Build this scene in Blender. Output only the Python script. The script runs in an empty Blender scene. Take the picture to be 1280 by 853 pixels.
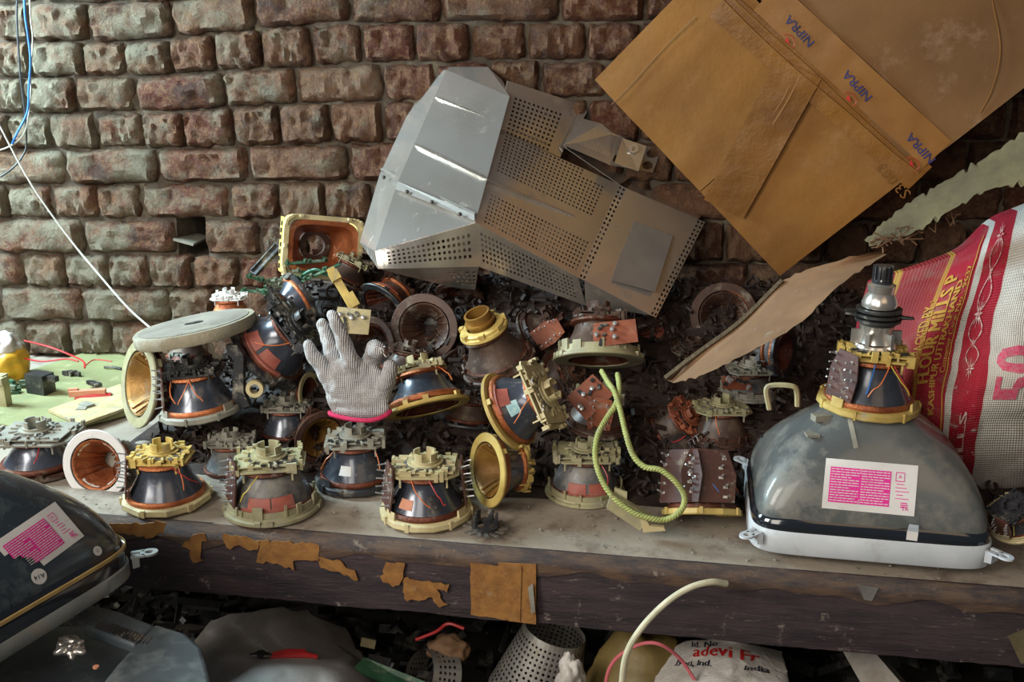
import bpy, bmesh, math, random
from mathutils import Vector, Matrix, noise
from mathutils.bvhtree import BVHTree
PI = math.pi
SC = bpy.context.scene
COL = SC.collection

# ---------------------------------------------------------------- camera
FPX = 1250.0; YAW = math.radians(9.3); PITCH = math.radians(17.0); CAMH = 0.775
_s, _c, _sp, _cp = math.sin(YAW), math.cos(YAW), math.sin(PITCH), math.cos(PITCH)
CF = Vector((-_s*_cp, _c*_cp, -_sp)); CR = Vector((_c, _s, 0)); CU = CR.cross(CF)
CO = Vector((0, 0, CAMH))
cam_data = bpy.data.cameras.new('camera'); cam = bpy.data.objects.new('camera', cam_data); COL.objects.link(cam)
cam_data.sensor_width = 36; cam_data.lens = 36*FPX/1280; cam_data.clip_start = 0.05
cam.matrix_world = Matrix(((CR.x, CU.x, -CF.x, CO.x), (CR.y, CU.y, -CF.y, CO.y), (CR.z, CU.z, -CF.z, CO.z), (0, 0, 0, 1)))
SC.camera = cam

# ---------------------------------------------------------------- light
SC.view_settings.view_transform = 'Standard'; SC.view_settings.look = 'None'
SC.view_settings.gamma = 1; SC.view_settings.exposure = 0.55
W = bpy.data.worlds.new('world'); SC.world = W; W.use_nodes = True
W.node_tree.nodes['Background'].inputs[0].default_value = (0.75, 0.85, 1.0, 1)
W.node_tree.nodes['Background'].inputs[1].default_value = 0.045
def area(name, loc, aim, size, sy, power, col):
    d = bpy.data.lights.new(name, 'AREA'); d.shape = 'RECTANGLE'; d.size = size; d.size_y = sy; d.energy = power; d.color = col
    o = bpy.data.objects.new(name, d); COL.objects.link(o); o.location = loc
    o.rotation_euler = (Vector(aim)-Vector(loc)).to_track_quat('-Z', 'Y').to_euler()
    return o
area('window_daylight', (-2.1, 1.80, 1.10), (-1.3, 2.2, 0.75), 0.5, 0.8, 60, (0.66, 0.90, 1.0))
area('doorway_daylight', (-2.0, -0.45, 1.45), (0.1, 1.7, 0.1), 0.9, 1.2, 44, (1.0, 0.95, 0.86))
area('entrance_daylight', (-0.75, -0.9, 1.15), (-0.1, 1.6, 0.0), 0.8, 1.5, 17, (1.0, 0.93, 0.82))
area('room_bounce', (1.2, -0.9, 2.0), (0.3, 1.8, 0.2), 1.6, 1.2, 5, (1.0, 0.72, 0.45))

# ---------------------------------------------------------------- helpers
def ray(x, y):
    return CF + CR*((x-640)/FPX) - CU*((y-426.5)/FPX)
def onY(x, y, Y):
    d = ray(x, y); return CO + d*(Y/d.y)
def onZ(x, y, Z):
    d = ray(x, y); return CO + d*((Z-CAMH)/d.z)
def onP(x, y, p0, n):
    d = ray(x, y); return CO + d*((p0-CO).dot(n)/d.dot(n))
def depth(p): return (p-CO).dot(CF)
def mpp(p): return depth(p)/FPX
def camvec(sx, sy, tw): return (CR*sx + CU*sy - CF*tw).normalized()

class MB:
    def __init__(s, M=None): s.v = []; s.f = []; s.M = M or Matrix()
    def add(s, vs, fs, M=None):
        T = s.M @ M if M else s.M
        n = len(s.v); s.v += [T @ Vector(v) for v in vs]; s.f += [tuple(i+n for i in f) for f in fs]
    def box(s, c, sz, M=None, taper=1.0):
        x, y, z = sz[0]/2, sz[1]/2, sz[2]/2; vs = []
        for k in (-1, 1):
            t = taper if k > 0 else 1
            for i, j in ((-1,-1),(1,-1),(1,1),(-1,1)): vs.append((c[0]+i*x*t, c[1]+j*y*t, c[2]+k*z))
        s.add(vs, [(3,2,1,0),(4,5,6,7),(0,1,5,4),(1,2,6,5),(2,3,7,6),(3,0,4,7)], M)
    def rbox(s, c, sz, az, M=None, taper=1.0):     # box turned about z by az, at c
        R = Matrix.Translation(c) @ Matrix.Rotation(az, 4, 'Z')
        s.box((0,0,0), sz, (M @ R) if M else R, taper)
    def lathe(s, prof, seg=32, M=None, a0=0, a1=2*PI, closed=True, wob=None):
        full = abs(a1-a0) > 2*PI-1e-4; n = seg if full else seg+1; vs = []; fs = []
        for i in range(n):
            a = a0 + (a1-a0)*i/seg; k = wob(a) if wob else 1
            for r, z in prof: vs.append((r*k*math.cos(a), r*k*math.sin(a), z))
        m = len(prof)
        for i in range(seg):
            i2 = (i+1) % n
            for j in range(m if closed else m-1):
                j2 = (j+1) % m
                fs.append((i*m+j, i2*m+j, i2*m+j2, i*m+j2))
        if not full and closed: fs.append(tuple(range(m))); fs.append(tuple((n-1)*m+j for j in reversed(range(m))))
        s.add(vs, fs, M)
    def tube(s, pts, r, seg=6, M=None, cap=True, twist=0, lobes=0, flat=1.0):
        pts = [Vector(p) for p in pts]; vs = []; fs = []; n = len(pts)
        up = Vector((0,0,1)); t0 = (pts[1]-pts[0]).normalized()
        if abs(t0.z) > .9: up = Vector((0,1,0))
        side = t0.cross(up).normalized()
        for i, p in enumerate(pts):
            t = (pts[min(i+1,n-1)]-pts[max(i-1,0)]).normalized()
            side = (side - t*side.dot(t)).normalized(); up2 = side.cross(t)
            rr = r[i] if isinstance(r, (list, tuple)) else r
            for k in range(seg):
                a = 2*PI*k/seg; q = rr
                if lobes: q = rr*(1+.22*math.cos(lobes*(a - twist*i)))
                vs.append(p + side*q*math.cos(a) + up2*q*math.sin(a)*flat)
        for i in range(n-1):
            for k in range(seg):
                k2 = (k+1) % seg; fs.append((i*seg+k, i*seg+k2, (i+1)*seg+k2, (i+1)*seg+k))
        if cap: fs.append(tuple(reversed(range(seg)))); fs.append(tuple((n-1)*seg+k for k in range(seg)))
        s.add(vs, fs, M)
    def prism(s, poly, vec):                       # poly: list of 3D points, pushed along vec
        n = len(poly); v = Vector(vec)
        s.add([Vector(p) for p in poly] + [Vector(p)+v for p in poly],
              [tuple(range(n)), tuple(range(2*n-1, n-1, -1))] + [(i, n+i, n+(i+1) % n, (i+1) % n) for i in range(n)])
    def mesh(s, name='m', smooth=True, ang=35):
        me = bpy.data.meshes.new(name); me.from_pydata(s.v, [], s.f); me.update()
        bm = bmesh.new(); bm.from_mesh(me); bmesh.ops.recalc_face_normals(bm, faces=bm.faces); bm.to_mesh(me); bm.free()
        if smooth:
            me.shade_smooth(); me.set_sharp_from_angle(angle=math.radians(ang))
        return me
    def build(s, name, m, parent=None, smooth=True, ang=35, label=None):
        o = bpy.data.objects.new(name, s.mesh(name, smooth, ang)); COL.objects.link(o)
        if m: o.data.materials.append(m)
        if parent: o.parent = parent
        if label: o['label'] = label
        return o
def empty(name, M=None, loc=None):
    o = bpy.data.objects.new(name, None); COL.objects.link(o); o.empty_display_size = .02
    if M is not None: o.matrix_world = M
    if loc is not None: o.location = loc
    return o
def tag(o, label, cat, group=None, kind=None):
    o['label'] = label; o['category'] = cat
    if group: o['group'] = group
    if kind: o['kind'] = kind
    return o
def spline(pts, n=8):
    P = [Vector(p) for p in pts]; P = [P[0]*2-P[1]] + P + [P[-1]*2-P[-2]]; out = []
    for i in range(1, len(P)-2):
        a, b, c, d = P[i-1:i+3]
        for k in range(n):
            t = k/n; out.append(.5*((2*b)+(c-a)*t+(2*a-5*b+4*c-d)*t*t+(3*b-a-3*c+d)*t*t*t))
    out.append(P[-2]); return out
def pxpath(pts, n=8): return spline([onY(*p) for p in pts], n)

# ---------------------------------------------------------------- materials
def mat(name, c1, c2=None, rough=.6, metal=0., scale=12., bump=.15, dust=0., dcol=(.30,.27,.21), bscale=None, contrast=.2, coat=0., rand=0., wave=None, alpha=1., trans=0., coords='Object'):
    m = bpy.data.materials.new(name); m.use_nodes = True; nt = m.node_tree; N = nt.nodes; L = nt.links
    b = N['Principled BSDF']; b.inputs['Roughness'].default_value = rough; b.inputs['Metallic'].default_value = metal
    if coat: b.inputs['Coat Weight'].default_value = coat; b.inputs['Coat Roughness'].default_value = .12
    if trans: b.inputs['Transmission Weight'].default_value = trans
    if alpha < 1: b.inputs['Alpha'].default_value = alpha
    tc = N.new('ShaderNodeTexCoord'); geo = N.new('ShaderNodeNewGeometry')
    src = tc.outputs['UV'] if coords == 'UV' else geo.outputs['Position']
    def noi(sc, det=5, ro=.6):
        n = N.new('ShaderNodeTexNoise'); n.inputs['Scale'].default_value = sc; n.inputs['Detail'].default_value = det; n.inputs['Roughness'].default_value = ro
        L.new(src, n.inputs['Vector']); return n
    def rng(sock, lo, hi):
        r = N.new('ShaderNodeMapRange'); r.inputs[1].default_value = lo; r.inputs[2].default_value = hi; L.new(sock, r.inputs[0]); return r.outputs[0]
    def mix(fac, A, B):
        x = N.new('ShaderNodeMix'); x.data_type = 'RGBA'
        if isinstance(fac, float): x.inputs[0].default_value = fac
        else: L.new(fac, x.inputs[0])
        for i, c in ((6, A), (7, B)):
            if isinstance(c, tuple): x.inputs[i].default_value = (*c[:3], 1)
            else: L.new(c, x.inputs[i])
        return x.outputs[2]
    c2 = c2 or tuple(x*.55 for x in c1)
    n1 = noi(scale); col = mix(rng(n1.outputs[0], .5-contrast, .5+contrast), c1, c2)
    if rand:
        oi = N.new('ShaderNodeObjectInfo'); hsv = N.new('ShaderNodeHueSaturation')
        mr = N.new('ShaderNodeMapRange'); mr.inputs[3].default_value = 1-rand; mr.inputs[4].default_value = 1+rand
        L.new(oi.outputs['Random'], mr.inputs[0]); L.new(mr.outputs[0], hsv.inputs['Value']); L.new(col, hsv.inputs['Color']); col = hsv.outputs[0]
    if dust:
        n2 = noi(scale*.6+9, 8, .72); df = rng(n2.outputs[0], .62-dust*.4, .75-dust*.2); col = mix(df, col, dcol)
        rr = N.new('ShaderNodeMapRange'); rr.inputs[3].default_value = rough; rr.inputs[4].default_value = .85; L.new(df, rr.inputs[0]); L.new(rr.outputs[0], b.inputs['Roughness'])
    L.new(col, b.inputs['Base Color'])
    if bump:
        bs = bscale or scale*5; nb = noi(bs, 6, .65); h = nb.outputs[0]
        if wave:
            w = N.new('ShaderNodeTexWave'); w.inputs['Scale'].default_value = wave[0]; w.bands_direction = wave[1]; w.inputs['Distortion'].default_value = wave[2]
            L.new(tc.outputs['Object'] if coords != 'UV' else src, w.inputs['Vector'])
            ad = N.new('ShaderNodeMath'); ad.operation = 'ADD'; L.new(w.outputs['Fac'], ad.inputs[0]); L.new(h, ad.inputs[1]); h = ad.outputs[0]
        bp = N.new('ShaderNodeBump'); bp.inputs['Strength'].default_value = bump; bp.inputs['Distance'].default_value = .004
        L.new(h, bp.inputs['Height']); L.new(bp.outputs[0], b.inputs['Normal'])
    m['col'] = 1
    return m
M = {}
M['cream'] = mat('cream_plastic', (.62,.53,.30), (.42,.34,.17), .5, scale=25, dust=.22, rand=.12)
M['yellow'] = mat('yellowed_plastic', (.66,.50,.16), (.42,.28,.07), .45, scale=22, dust=.12, rand=.1)
M['olive'] = mat('olive_plastic', (.40,.37,.21), (.24,.21,.11), .6, scale=25, dust=.35, rand=.15)
M['grayp'] = mat('dusty_gray_plastic', (.30,.29,.24), (.16,.15,.12), .6, scale=30, dust=.4, rand=.15)
M['black'] = mat('black_plastic', (.035,.035,.04), (.015,.015,.018), .4, scale=25, dust=.25)
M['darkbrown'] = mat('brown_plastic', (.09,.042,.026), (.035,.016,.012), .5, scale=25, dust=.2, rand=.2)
M['ferrite'] = mat('polished_ferrite', (.085,.095,.125), (.04,.045,.06), .27, .4, scale=14, bump=.05, dust=.14, coat=.5)
M['ferrite_dusty'] = mat('dusty_ferrite', (.13,.135,.14), (.06,.06,.065), .36, .2, scale=18, bump=.1, dust=.42, dcol=(.27,.24,.2))
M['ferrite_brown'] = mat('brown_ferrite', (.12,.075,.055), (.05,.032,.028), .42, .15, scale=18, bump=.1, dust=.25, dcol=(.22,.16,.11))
M['copper'] = mat('copper_winding', (.60,.20,.07), (.26,.07,.03), .33, .6, scale=30, bump=.5, bscale=260, dust=.08, rand=.15)
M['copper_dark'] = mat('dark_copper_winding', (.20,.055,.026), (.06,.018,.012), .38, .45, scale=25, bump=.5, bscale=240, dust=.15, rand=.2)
M['amber'] = mat('amber_winding', (.42,.23,.05), (.16,.07,.02), .4, .4, scale=14, bump=.3, bscale=200, dust=.08)
M['red'] = mat('red_varnish', (.40,.11,.075), (.26,.06,.045), .55, scale=30, dust=.3, dcol=(.30,.16,.12))
M['pcb'] = mat('brown_circuit_board', (.33,.10,.045), (.18,.05,.03), .5, scale=30, dust=.12, rand=.15)
M['pcb_dark'] = mat('dark_circuit_board', (.10,.035,.025), (.045,.018,.015), .45, scale=30, dust=.15)
M['pcb_green'] = mat('green_circuit_board', (.05,.14,.07), (.02,.06,.035), .45, scale=30, dust=.25)
M['pin'] = mat('tinned_pins', (.75,.75,.74), (.4,.4,.4), .3, .7, scale=60, bump=0)
M['steel'] = mat('galvanised_steel', (.80,.76,.71), (.60,.54,.47), .24, .82, scale=4, bump=.04, bscale=30, dust=.05, dcol=(.40,.33,.24), contrast=.25)
M['steel_dull'] = mat('dull_steel', (.34,.33,.31), (.16,.14,.12), .45, .6, scale=14, bump=.1, dust=.2)
M['blacksteel'] = mat('dark_metal', (.07,.07,.07), (.03,.03,.03), .4, .5, scale=20, dust=.2)
M['wire_orange'] = mat('orange_wire', (.75,.22,.06), (.55,.12,.04), .4, bump=0)
M['wire_red'] = mat('red_wire', (.55,.03,.03), (.4,.02,.02), .4, bump=0)
M['wire_blue'] = mat('blue_wire', (.03,.22,.65), (.02,.12,.45), .4, bump=0)
M['wire_green'] = mat('green_wire', (.05,.20,.12), (.02,.1,.06), .4, bump=0)
M['wire_yellow'] = mat('yellow_wire', (.7,.55,.08), (.5,.35,.05), .4, bump=0)
M['wire_black'] = mat('black_wire', (.02,.02,.02), (.01,.01,.01), .4, bump=0)
M['wire_white'] = mat('white_wire', (.55,.55,.48), (.4,.4,.35), .5, bump=0)
M['paper'] = mat('white_paper', (.78,.77,.76), (.66,.64,.62), .6, scale=20, bump=.05, dust=.06)
M['magenta'] = mat('magenta_print', (.80,.03,.33), (.72,.03,.30), .5, scale=20, bump=0)
M['sticker_or'] = mat('orange_sticker', (.62,.28,.17), (.5,.2,.12), .6, scale=60, bump=0)
M['sticker_bl'] = mat('pale_blue_sticker', (.45,.68,.70), (.3,.55,.6), .6, scale=120, bump=0, contrast=.05)
M['ink_dark'] = mat('dark_ink', (.03,.03,.05), None, .5, bump=0)
M['ink_blue'] = mat('blue_ink', (.045,.04,.14), None, .5, bump=0)
M['ink_red'] = mat('red_ink', (.60,.02,.02), None, .5, bump=0)

# brick and mortar
def brickmat():
    m = bpy.data.materials.new('weathered_brick'); m.use_nodes = True; nt = m.node_tree; N = nt.nodes; L = nt.links; b = N['Principled BSDF']
    b.inputs['Roughness'].default_value = .9; b.inputs['Specular IOR Level'].default_value = .25
    g = N.new('ShaderNodeNewGeometry'); oi = N.new('ShaderNodeObjectInfo')
    def noi(s, d, r):
        n = N.new('ShaderNodeTexNoise'); n.inputs['Scale'].default_value = s; n.inputs['Detail'].default_value = d; n.inputs['Roughness'].default_value = r; L.new(g.outputs['Position'], n.inputs['Vector']); return n.outputs[0]
    ramp = N.new('ShaderNodeValToRGB'); L.new(oi.outputs['Random'], ramp.inputs[0]); e = ramp.color_ramp.elements
    e[0].position = 0; e[0].color = (.11,.032,.022,1); e[1].position = 1; e[1].color = (.20,.12,.075,1)
    for p, c in ((.2,(.15,.058,.036,1)),(.4,(.10,.042,.028,1)),(.6,(.19,.09,.052,1)),(.8,(.14,.075,.048,1))):
        x = e.new(p); x.color = c
    def mr(s, lo, hi, a=0, z=1):
        r = N.new('ShaderNodeMapRange'); r.inputs[1].default_value = lo; r.inputs[2].default_value = hi; r.inputs[3].default_value = a; r.inputs[4].default_value = z; L.new(s, r.inputs[0]); return r.outputs[0]
    def mix(f, A, B, bt='MIX'):
        x = N.new('ShaderNodeMix'); x.data_type = 'RGBA'; x.blend_type = bt
        if isinstance(f, float): x.inputs[0].default_value = f
        else: L.new(f, x.inputs[0])
        for i, c in ((6, A), (7, B)):
            if isinstance(c, tuple): x.inputs[i].default_value = (*c, 1)
            else: L.new(c, x.inputs[i])
        return x.outputs[2]
    c = mix(mr(noi(60, 10, .8), .46, .58), ramp.outputs[0], (.24,.13,.07))
    c = mix(mr(noi(14, 6, .7), .52, .66, 0, .85), c, (.055,.032,.026))
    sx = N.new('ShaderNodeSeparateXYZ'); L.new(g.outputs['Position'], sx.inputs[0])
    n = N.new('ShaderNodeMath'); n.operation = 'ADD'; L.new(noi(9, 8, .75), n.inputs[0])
    L.new(mr(sx.outputs[0], -1.5, -.3, .11, -.085), n.inputs[1])        # lime dust, raised to the left to paint in the brighter window side
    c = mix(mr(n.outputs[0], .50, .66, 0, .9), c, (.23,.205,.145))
    L.new(c, b.inputs['Base Color'])
    bp = N.new('ShaderNodeBump'); bp.inputs['Strength'].default_value = 1.; bp.inputs['Distance'].default_value = .018
    a = N.new('ShaderNodeMath'); a.operation = 'MULTIPLY_ADD'; L.new(noi(120, 6, .7), a.inputs[0]); a.inputs[1].default_value = .45; L.new(noi(30, 8, .75), a.inputs[2])
    L.new(a.outputs[0], bp.inputs['Height']); L.new(bp.outputs[0], b.inputs['Normal'])
    return m
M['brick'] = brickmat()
M['mortar'] = mat('old_mortar', (.11,.085,.06), (.04,.03,.022), .95, scale=20, bump=1, bscale=45, dust=.25, dcol=(.17,.15,.10))
M['floor'] = mat('dirt_floor', (.06,.05,.04), (.03,.025,.02), .95, scale=8, bump=.6)
M['wood_top'] = mat('dusty_bench_top', (.36,.31,.25), (.25,.205,.155), .85, scale=7, bump=.35, bscale=60, dust=.3, dcol=(.15,.105,.08), contrast=.3)
M['card'] = mat('ochre_cardboard', (.29,.125,.014), (.15,.058,.007), .72, scale=4.5, bump=.35, bscale=28, dust=.1, dcol=(.27,.13,.04), contrast=.3)
M['card2'] = mat('brown_cardboard', (.20,.092,.024), (.115,.052,.014), .72, scale=5, bump=.12, bscale=50, dust=.1, dcol=(.25,.15,.08), contrast=.3)
M['tape_clear'] = mat('brown_packing_tape', (.23,.095,.014), (.14,.055,.010), .42, scale=9, bump=.5, bscale=40)
M['card_torn'] = mat('torn_cardboard', (.25,.135,.065), (.15,.08,.04), .8, scale=12, bump=.2, dust=.08)
M['card_pale'] = mat('pale_torn_fibreboard', (.15,.12,.055), (.07,.055,.028), .85, scale=12, bump=.8, dust=0)
M['card_edge'] = mat('corrugated_edge', (.16,.11,.06), (.06,.04,.02), .9, scale=150, bump=.8)
def streakmat(name, c1, c2, c3, scl, rough=.6, bump=.3, spec=.9):
    m = bpy.data.materials.new(name); m.use_nodes = True; nt = m.node_tree; N = nt.nodes; L = nt.links; b = N['Principled BSDF']; b.inputs['Roughness'].default_value = rough
    g = N.new('ShaderNodeNewGeometry'); mp = N.new('ShaderNodeMapping'); mp.inputs['Scale'].default_value = scl; L.new(g.outputs['Position'], mp.inputs['Vector'])
    def noi(s, v, d=8, r=.7):
        n = N.new('ShaderNodeTexNoise'); n.inputs['Scale'].default_value = s; n.inputs['Detail'].default_value = d; n.inputs['Roughness'].default_value = r; L.new(v, n.inputs['Vector']); return n.outputs[0]
    def mr(s, lo, hi):
        r = N.new('ShaderNodeMapRange'); r.inputs[1].default_value = lo; r.inputs[2].default_value = hi; L.new(s, r.inputs[0]); return r.outputs[0]
    def mix(f, A, B):
        x = N.new('ShaderNodeMix'); x.data_type = 'RGBA'; L.new(f, x.inputs[0])
        for i, c in ((6, A), (7, B)):
            if isinstance(c, tuple): x.inputs[i].default_value = (*c, 1)
            else: L.new(c, x.inputs[i])
        return x.outputs[2]
    c = mix(mr(noi(6, mp.outputs[0]), .4, .6), c1, c2)
    c = mix(mr(noi(28, g.outputs['Position'], 9, .75), .60, .67), c, c3)
    c = mix(mr(noi(14, mp.outputs[0], 10, .8), .60, .66), c, c3)
    L.new(c, b.inputs['Base Color'])
    bp = N.new('ShaderNodeBump'); bp.inputs['Strength'].default_value = bump; bp.inputs['Distance'].default_value = .004
    L.new(noi(20, mp.outputs[0], 8, .8), bp.inputs['Height']); L.new(bp.outputs[0], b.inputs['Normal'])
    return m
M['board'] = streakmat('scratched_dark_board', (.018,.011,.015), (.05,.03,.035), (.26,.21,.18), (1.2, 6, 9), .40, .9)
M['edge'] = streakmat('worn_board_edge', (.13,.075,.045), (.045,.03,.03), (.27,.21,.16), (3, 8, 12), .7, 1.)
M['paper_tape'] = streakmat('peeling_paper_tape', (.31,.145,.035), (.20,.085,.022), (.30,.20,.12), (8, 8, 8), .6, .4)

# ---------------------------------------------------------------- the setting
WY = 2.2
rnd = random.Random(5)
# joint lines of the brick courses, as measured: (x, y) of the photograph on the wall plane
XL = [0, 200, 300, 430, 640, 830]
LINES = [[-40,-45,-58,-68,-76,-76],[5,2,-6,-19,-24,-26],[53,50,38,29,27,27],[97,95,87,81,75,77],[142,140,133,128,124,124],[188,186,183,179,177,177],
         [231,229,228,227,226,227],[273,274,275,276,276,277],[316,318,320,322,325,328],[358,360,361,363,368,372],[400,402,404,407,414,420],[443,445,447,452,460,468]]
BR = [[-60,50,160,268,330,440,548,610,700,815],
 [-70,-5,41,112,217,319,437,552,700,806],[-55,-2,42,106,160,216,271,329,391,453,520,588,659,733,800],[-100,-12,36,97,170,281,371,479,545,612,675,760,850],
 [-45,14,66,123,181,231,293,351,414,479,545,610,670,735,800],[-35,84,199,312,436,550,665,780],[-52,12,68,124,177,289,350,407,467,530,640,700,815],
 [-110,-10,106,221,256,327,385,440,555,670,785],[-45,32,83,138,190,242,300,360,420,480,540,655,715,830],[-90,4,106,215,271,385,500,615,730,840],
 [-40,38,90,142,200,262,380,440,500,615,675,790]]
for k in (1, 2):                          # two more courses above the frame
    LINES.insert(0, [q-50 for q in LINES[0]])
BR[0:0] = [[q-7 for q in BR[0]], [q+5 for q in BR[1]]]
def ly(row, x):
    P = LINES[row]
    if x <= 0: return P[0]
    for i in range(5):
        if x <= XL[i+1]: return P[i]+(P[i+1]-P[i])*(x-XL[i])/(XL[i+1]-XL[i])
    return P[5]+(P[5]-P[3])/400*(x-830)*.6
wallm = MB()
nx, nz = 220, 120; x0, x1, z0, z1 = -2.3, 1.9, -.47, 1.2
hole0, hole1 = onY(222, 274, WY), onY(257, 322, WY)
for j in range(nz+1):
    for i in range(nx+1):
        x = x0+(x1-x0)*i/nx; z = z0+(z1-z0)*j/nz
        d = .013*noise.noise(Vector((x*22, z*22, 1)))+.007*noise.noise(Vector((x*70, z*70, 4)))
        y = WY+.004+d
        if hole0.x < x < hole1.x and hole1.z < z < hole0.z: y = WY+.13
        wallm.v.append(Vector((x, y, z)))
for j in range(nz):
    for i in range(nx):
        a = j*(nx+1)+i; wallm.f.append((a, a+1, a+nx+2, a+nx+1))
wall = wallm.build('wall_back', M['mortar']); wall['kind'] = 'structure'
def brick_mesh(seed):
    r = random.Random(seed); b = MB(); nu, nv = 14, 7; o = Vector((seed*7.3, seed*3.1, 0))
    for j in range(nv+1):
        for i in range(nu+1):
            u = -1+2*i/nu; v = -1+2*j/nv
            e = max(abs(u)**16, abs(v)**9); e = min(1, e)
            x = u*.5*(1-.05*abs(v)**4) + .016*noise.noise(o+Vector((u*2, v*2, 3))); z = v*.5*(1-.06*abs(u)**6)+.05*noise.noise(o+Vector((u*2.5, v*1.5, 9)))
            y = -.5 + .45*e + .20*noise.noise(o+Vector((u*2.6, v*1.6, 0))) + .16*noise.noise(o+Vector((u*7, v*5, 5)))
            b.v.append(Vector((x, y, z)))
    for j in range(nv):
        for i in range(nu):
            a = j*(nu+1)+i; b.f.append((a, a+1, a+nu+2, a+nu+1))
    rim = [i for i in range(nu+1)] + [(j+1)*(nu+1)-1 for j in range(1, nv+1)] + [nv*(nu+1)+i for i in range(nu-1, -1, -1)] + [j*(nu+1) for j in range(nv-1, 0, -1)]
    k = len(b.v)
    for q in rim: b.v.append(Vector((b.v[q].x, .5, b.v[q].z)))
    for i in range(len(rim)): b.f.append((rim[i], k+i, k+(i+1) % len(rim), rim[(i+1) % len(rim)]))
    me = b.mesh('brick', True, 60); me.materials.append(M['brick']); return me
BM_ = [brick_mesh(s) for s in range(14)]
for row in range(len(BR)):
    xs = list(BR[row]); w = 1
    while xs[-1] < 1420:
        xs.append(xs[-1] + (112 if row % 2 == 0 else 60)*(1+.06*rnd.uniform(-1, 1)))
    xs = [xs[0]-230, xs[0]-115] + xs
    for a, b in zip(xs[:-1], xs[1:]):
        if row == 9 and abs(a-221) < 2: continue
        m = (a+b)/2
        p0 = onY(a+1.5, (ly(row, a)+ly(row+1, a))/2, WY); p1 = onY(b-1.5, (ly(row, b)+ly(row+1, b))/2, WY)
        t = onY(m, ly(row, m)+1.2, WY); bt = onY(m, ly(row+1, m)-1.2, WY)
        o = bpy.data.objects.new('brick', rnd.choice(BM_)); COL.objects.link(o); o.parent = wall
        c = (p0+p1)/2; o.location = (c.x, WY+.002+rnd.uniform(-.006, .008), (t.z+bt.z)/2)
        o.scale = ((p1-p0).length*rnd.choice((1, 1)), .05, (t.z-bt.z)*rnd.uniform(.95, 1.03))
        o.rotation_euler = (rnd.uniform(-.04, .04), -math.atan2(p1.z-p0.z, p1.x-p0.x)+rnd.uniform(-.01, .01), rnd.uniform(-.025, .025))
b = MB(); b.box((0, .9, -.50), (6, 5, .06)); fl = b.build('floor', M['floor']); fl['kind'] = 'structure'

# slate chips wedged in the hole of the wall
for k, (px, py, w, a, lab) in enumerate(((240, 300, .05, .3, 'upper flat slate chip wedged in the hole of the brick wall'), (234, 324, .055, -.05, 'lower pale slate chip on the sill of the hole in the brick wall'))):
    p = onY(px, py, WY-.0+.04); b = MB(Matrix.Translation(p) @ Matrix.Rotation(a, 4, 'Y'))
    b.prism([(-w/2,-.05,0),(w/2,-.045,.002),(w/2*.8,.05,0),(-w/2*.9,.04,0)], (0,0,.006))
    tag(b.build('slate_chip', M['grayp']), lab, 'stone')

# ---------------------------------------------------------------- workbench
BF = 1.375
bench = empty('workbench', loc=(0, BF, 0)); tag(bench, 'long low wooden workbench with a scratched dark front board and dusty top', 'workbench')
b = MB(); nx, ny = 200, 60; X0, X1 = -2.2, 1.7
for side in (0, 1):
    n0 = len(b.v)
    for j in range(ny+1):
        for i in range(nx+1):
            x = X0+(X1-X0)*i/nx; y = BF+.012+(WY-.012-BF-.012)*j/ny
            n = .004*noise.noise(Vector((x*5, y*5, 0)))+.0015*noise.noise(Vector((x*25, y*25, 0))) - .002
            e = max(0, 1-j/1.5); n -= .010*e*(1+.7*noise.noise(Vector((x*30, 0, 0))))
            b.v.append(Vector((x, y-BF, -.035 if side else n)))
    for j in range(ny):
        for i in range(nx):
            a = n0+j*(nx+1)+i; b.f.append((a, a+1, a+nx+2, a+nx+1))
N1 = (nx+1)*(ny+1)
for i in range(nx): b.f.append((i, i+1, N1+i+1, N1+i))
b.build('tabletop', M['wood_top'], bench)
BH = .118
b = MB(); n = 240
for i in range(n+1):
    x = X0+(X1-X0)*i/n; q = .004*noise.noise(Vector((x*9, 3, 0)))+.003*noise.noise(Vector((x*40, 1, 0)))
    for (yy, zz) in ((.0, -.018+q), (0, -BH+q*.6), (.03, -BH+q*.6), (.03, -.002), (.012, -.006+q)): b.v.append(Vector((x, yy+q*.3, zz)))
for i in range(n):
    for j in range(5): b.f.append((i*5+j, (i+1)*5+j, (i+1)*5+(j+1) % 5, i*5+(j+1) % 5))
b.build('front_board', M['board'], bench, ang=50)
b = MB()
for i in range(n+1):
    x = X0+(X1-X0)*i/n; q = .004*noise.noise(Vector((x*9, 3, 0)))+.003*noise.noise(Vector((x*40, 1, 0))); h = .014+.016*noise.noise(Vector((x*14, 0, 5)))
    for (yy, zz) in ((-.0025, -.012-h), (-.0035, -.014+q), (.006, -.003+q), (.022, .0005), (.022, -.01)): b.v.append(Vector((x, yy, zz)))
for i in range(n):
    for j in range(5): b.f.append((i*5+j, (i+1)*5+j, (i+1)*5+(j+1) % 5, i*5+(j+1) % 5))
b.build('worn_edge_strip', M['edge'], bench, ang=60)
for (a, z_) in ((-1.55, 0), (.98, 0)):
    b = MB(); b.box((a, .45, -.25), (.07, .07, .42)); b.build('leg', M['board'], bench)
b = MB(); b.prism([onY(*q)-Vector((0, BF, 0)) for q in ((1052, 812, 1.46), (1090, 812, 1.46), (1140, 870, 1.42), (1085, 870, 1.42))], (0, .03, 0)); b.build('brace', M['steel_dull'], bench)
b = MB(); b.box((-.1, .70, -.17), (3.6, .02, .03)); b.build('rear_rail', M['board'], bench)
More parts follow.
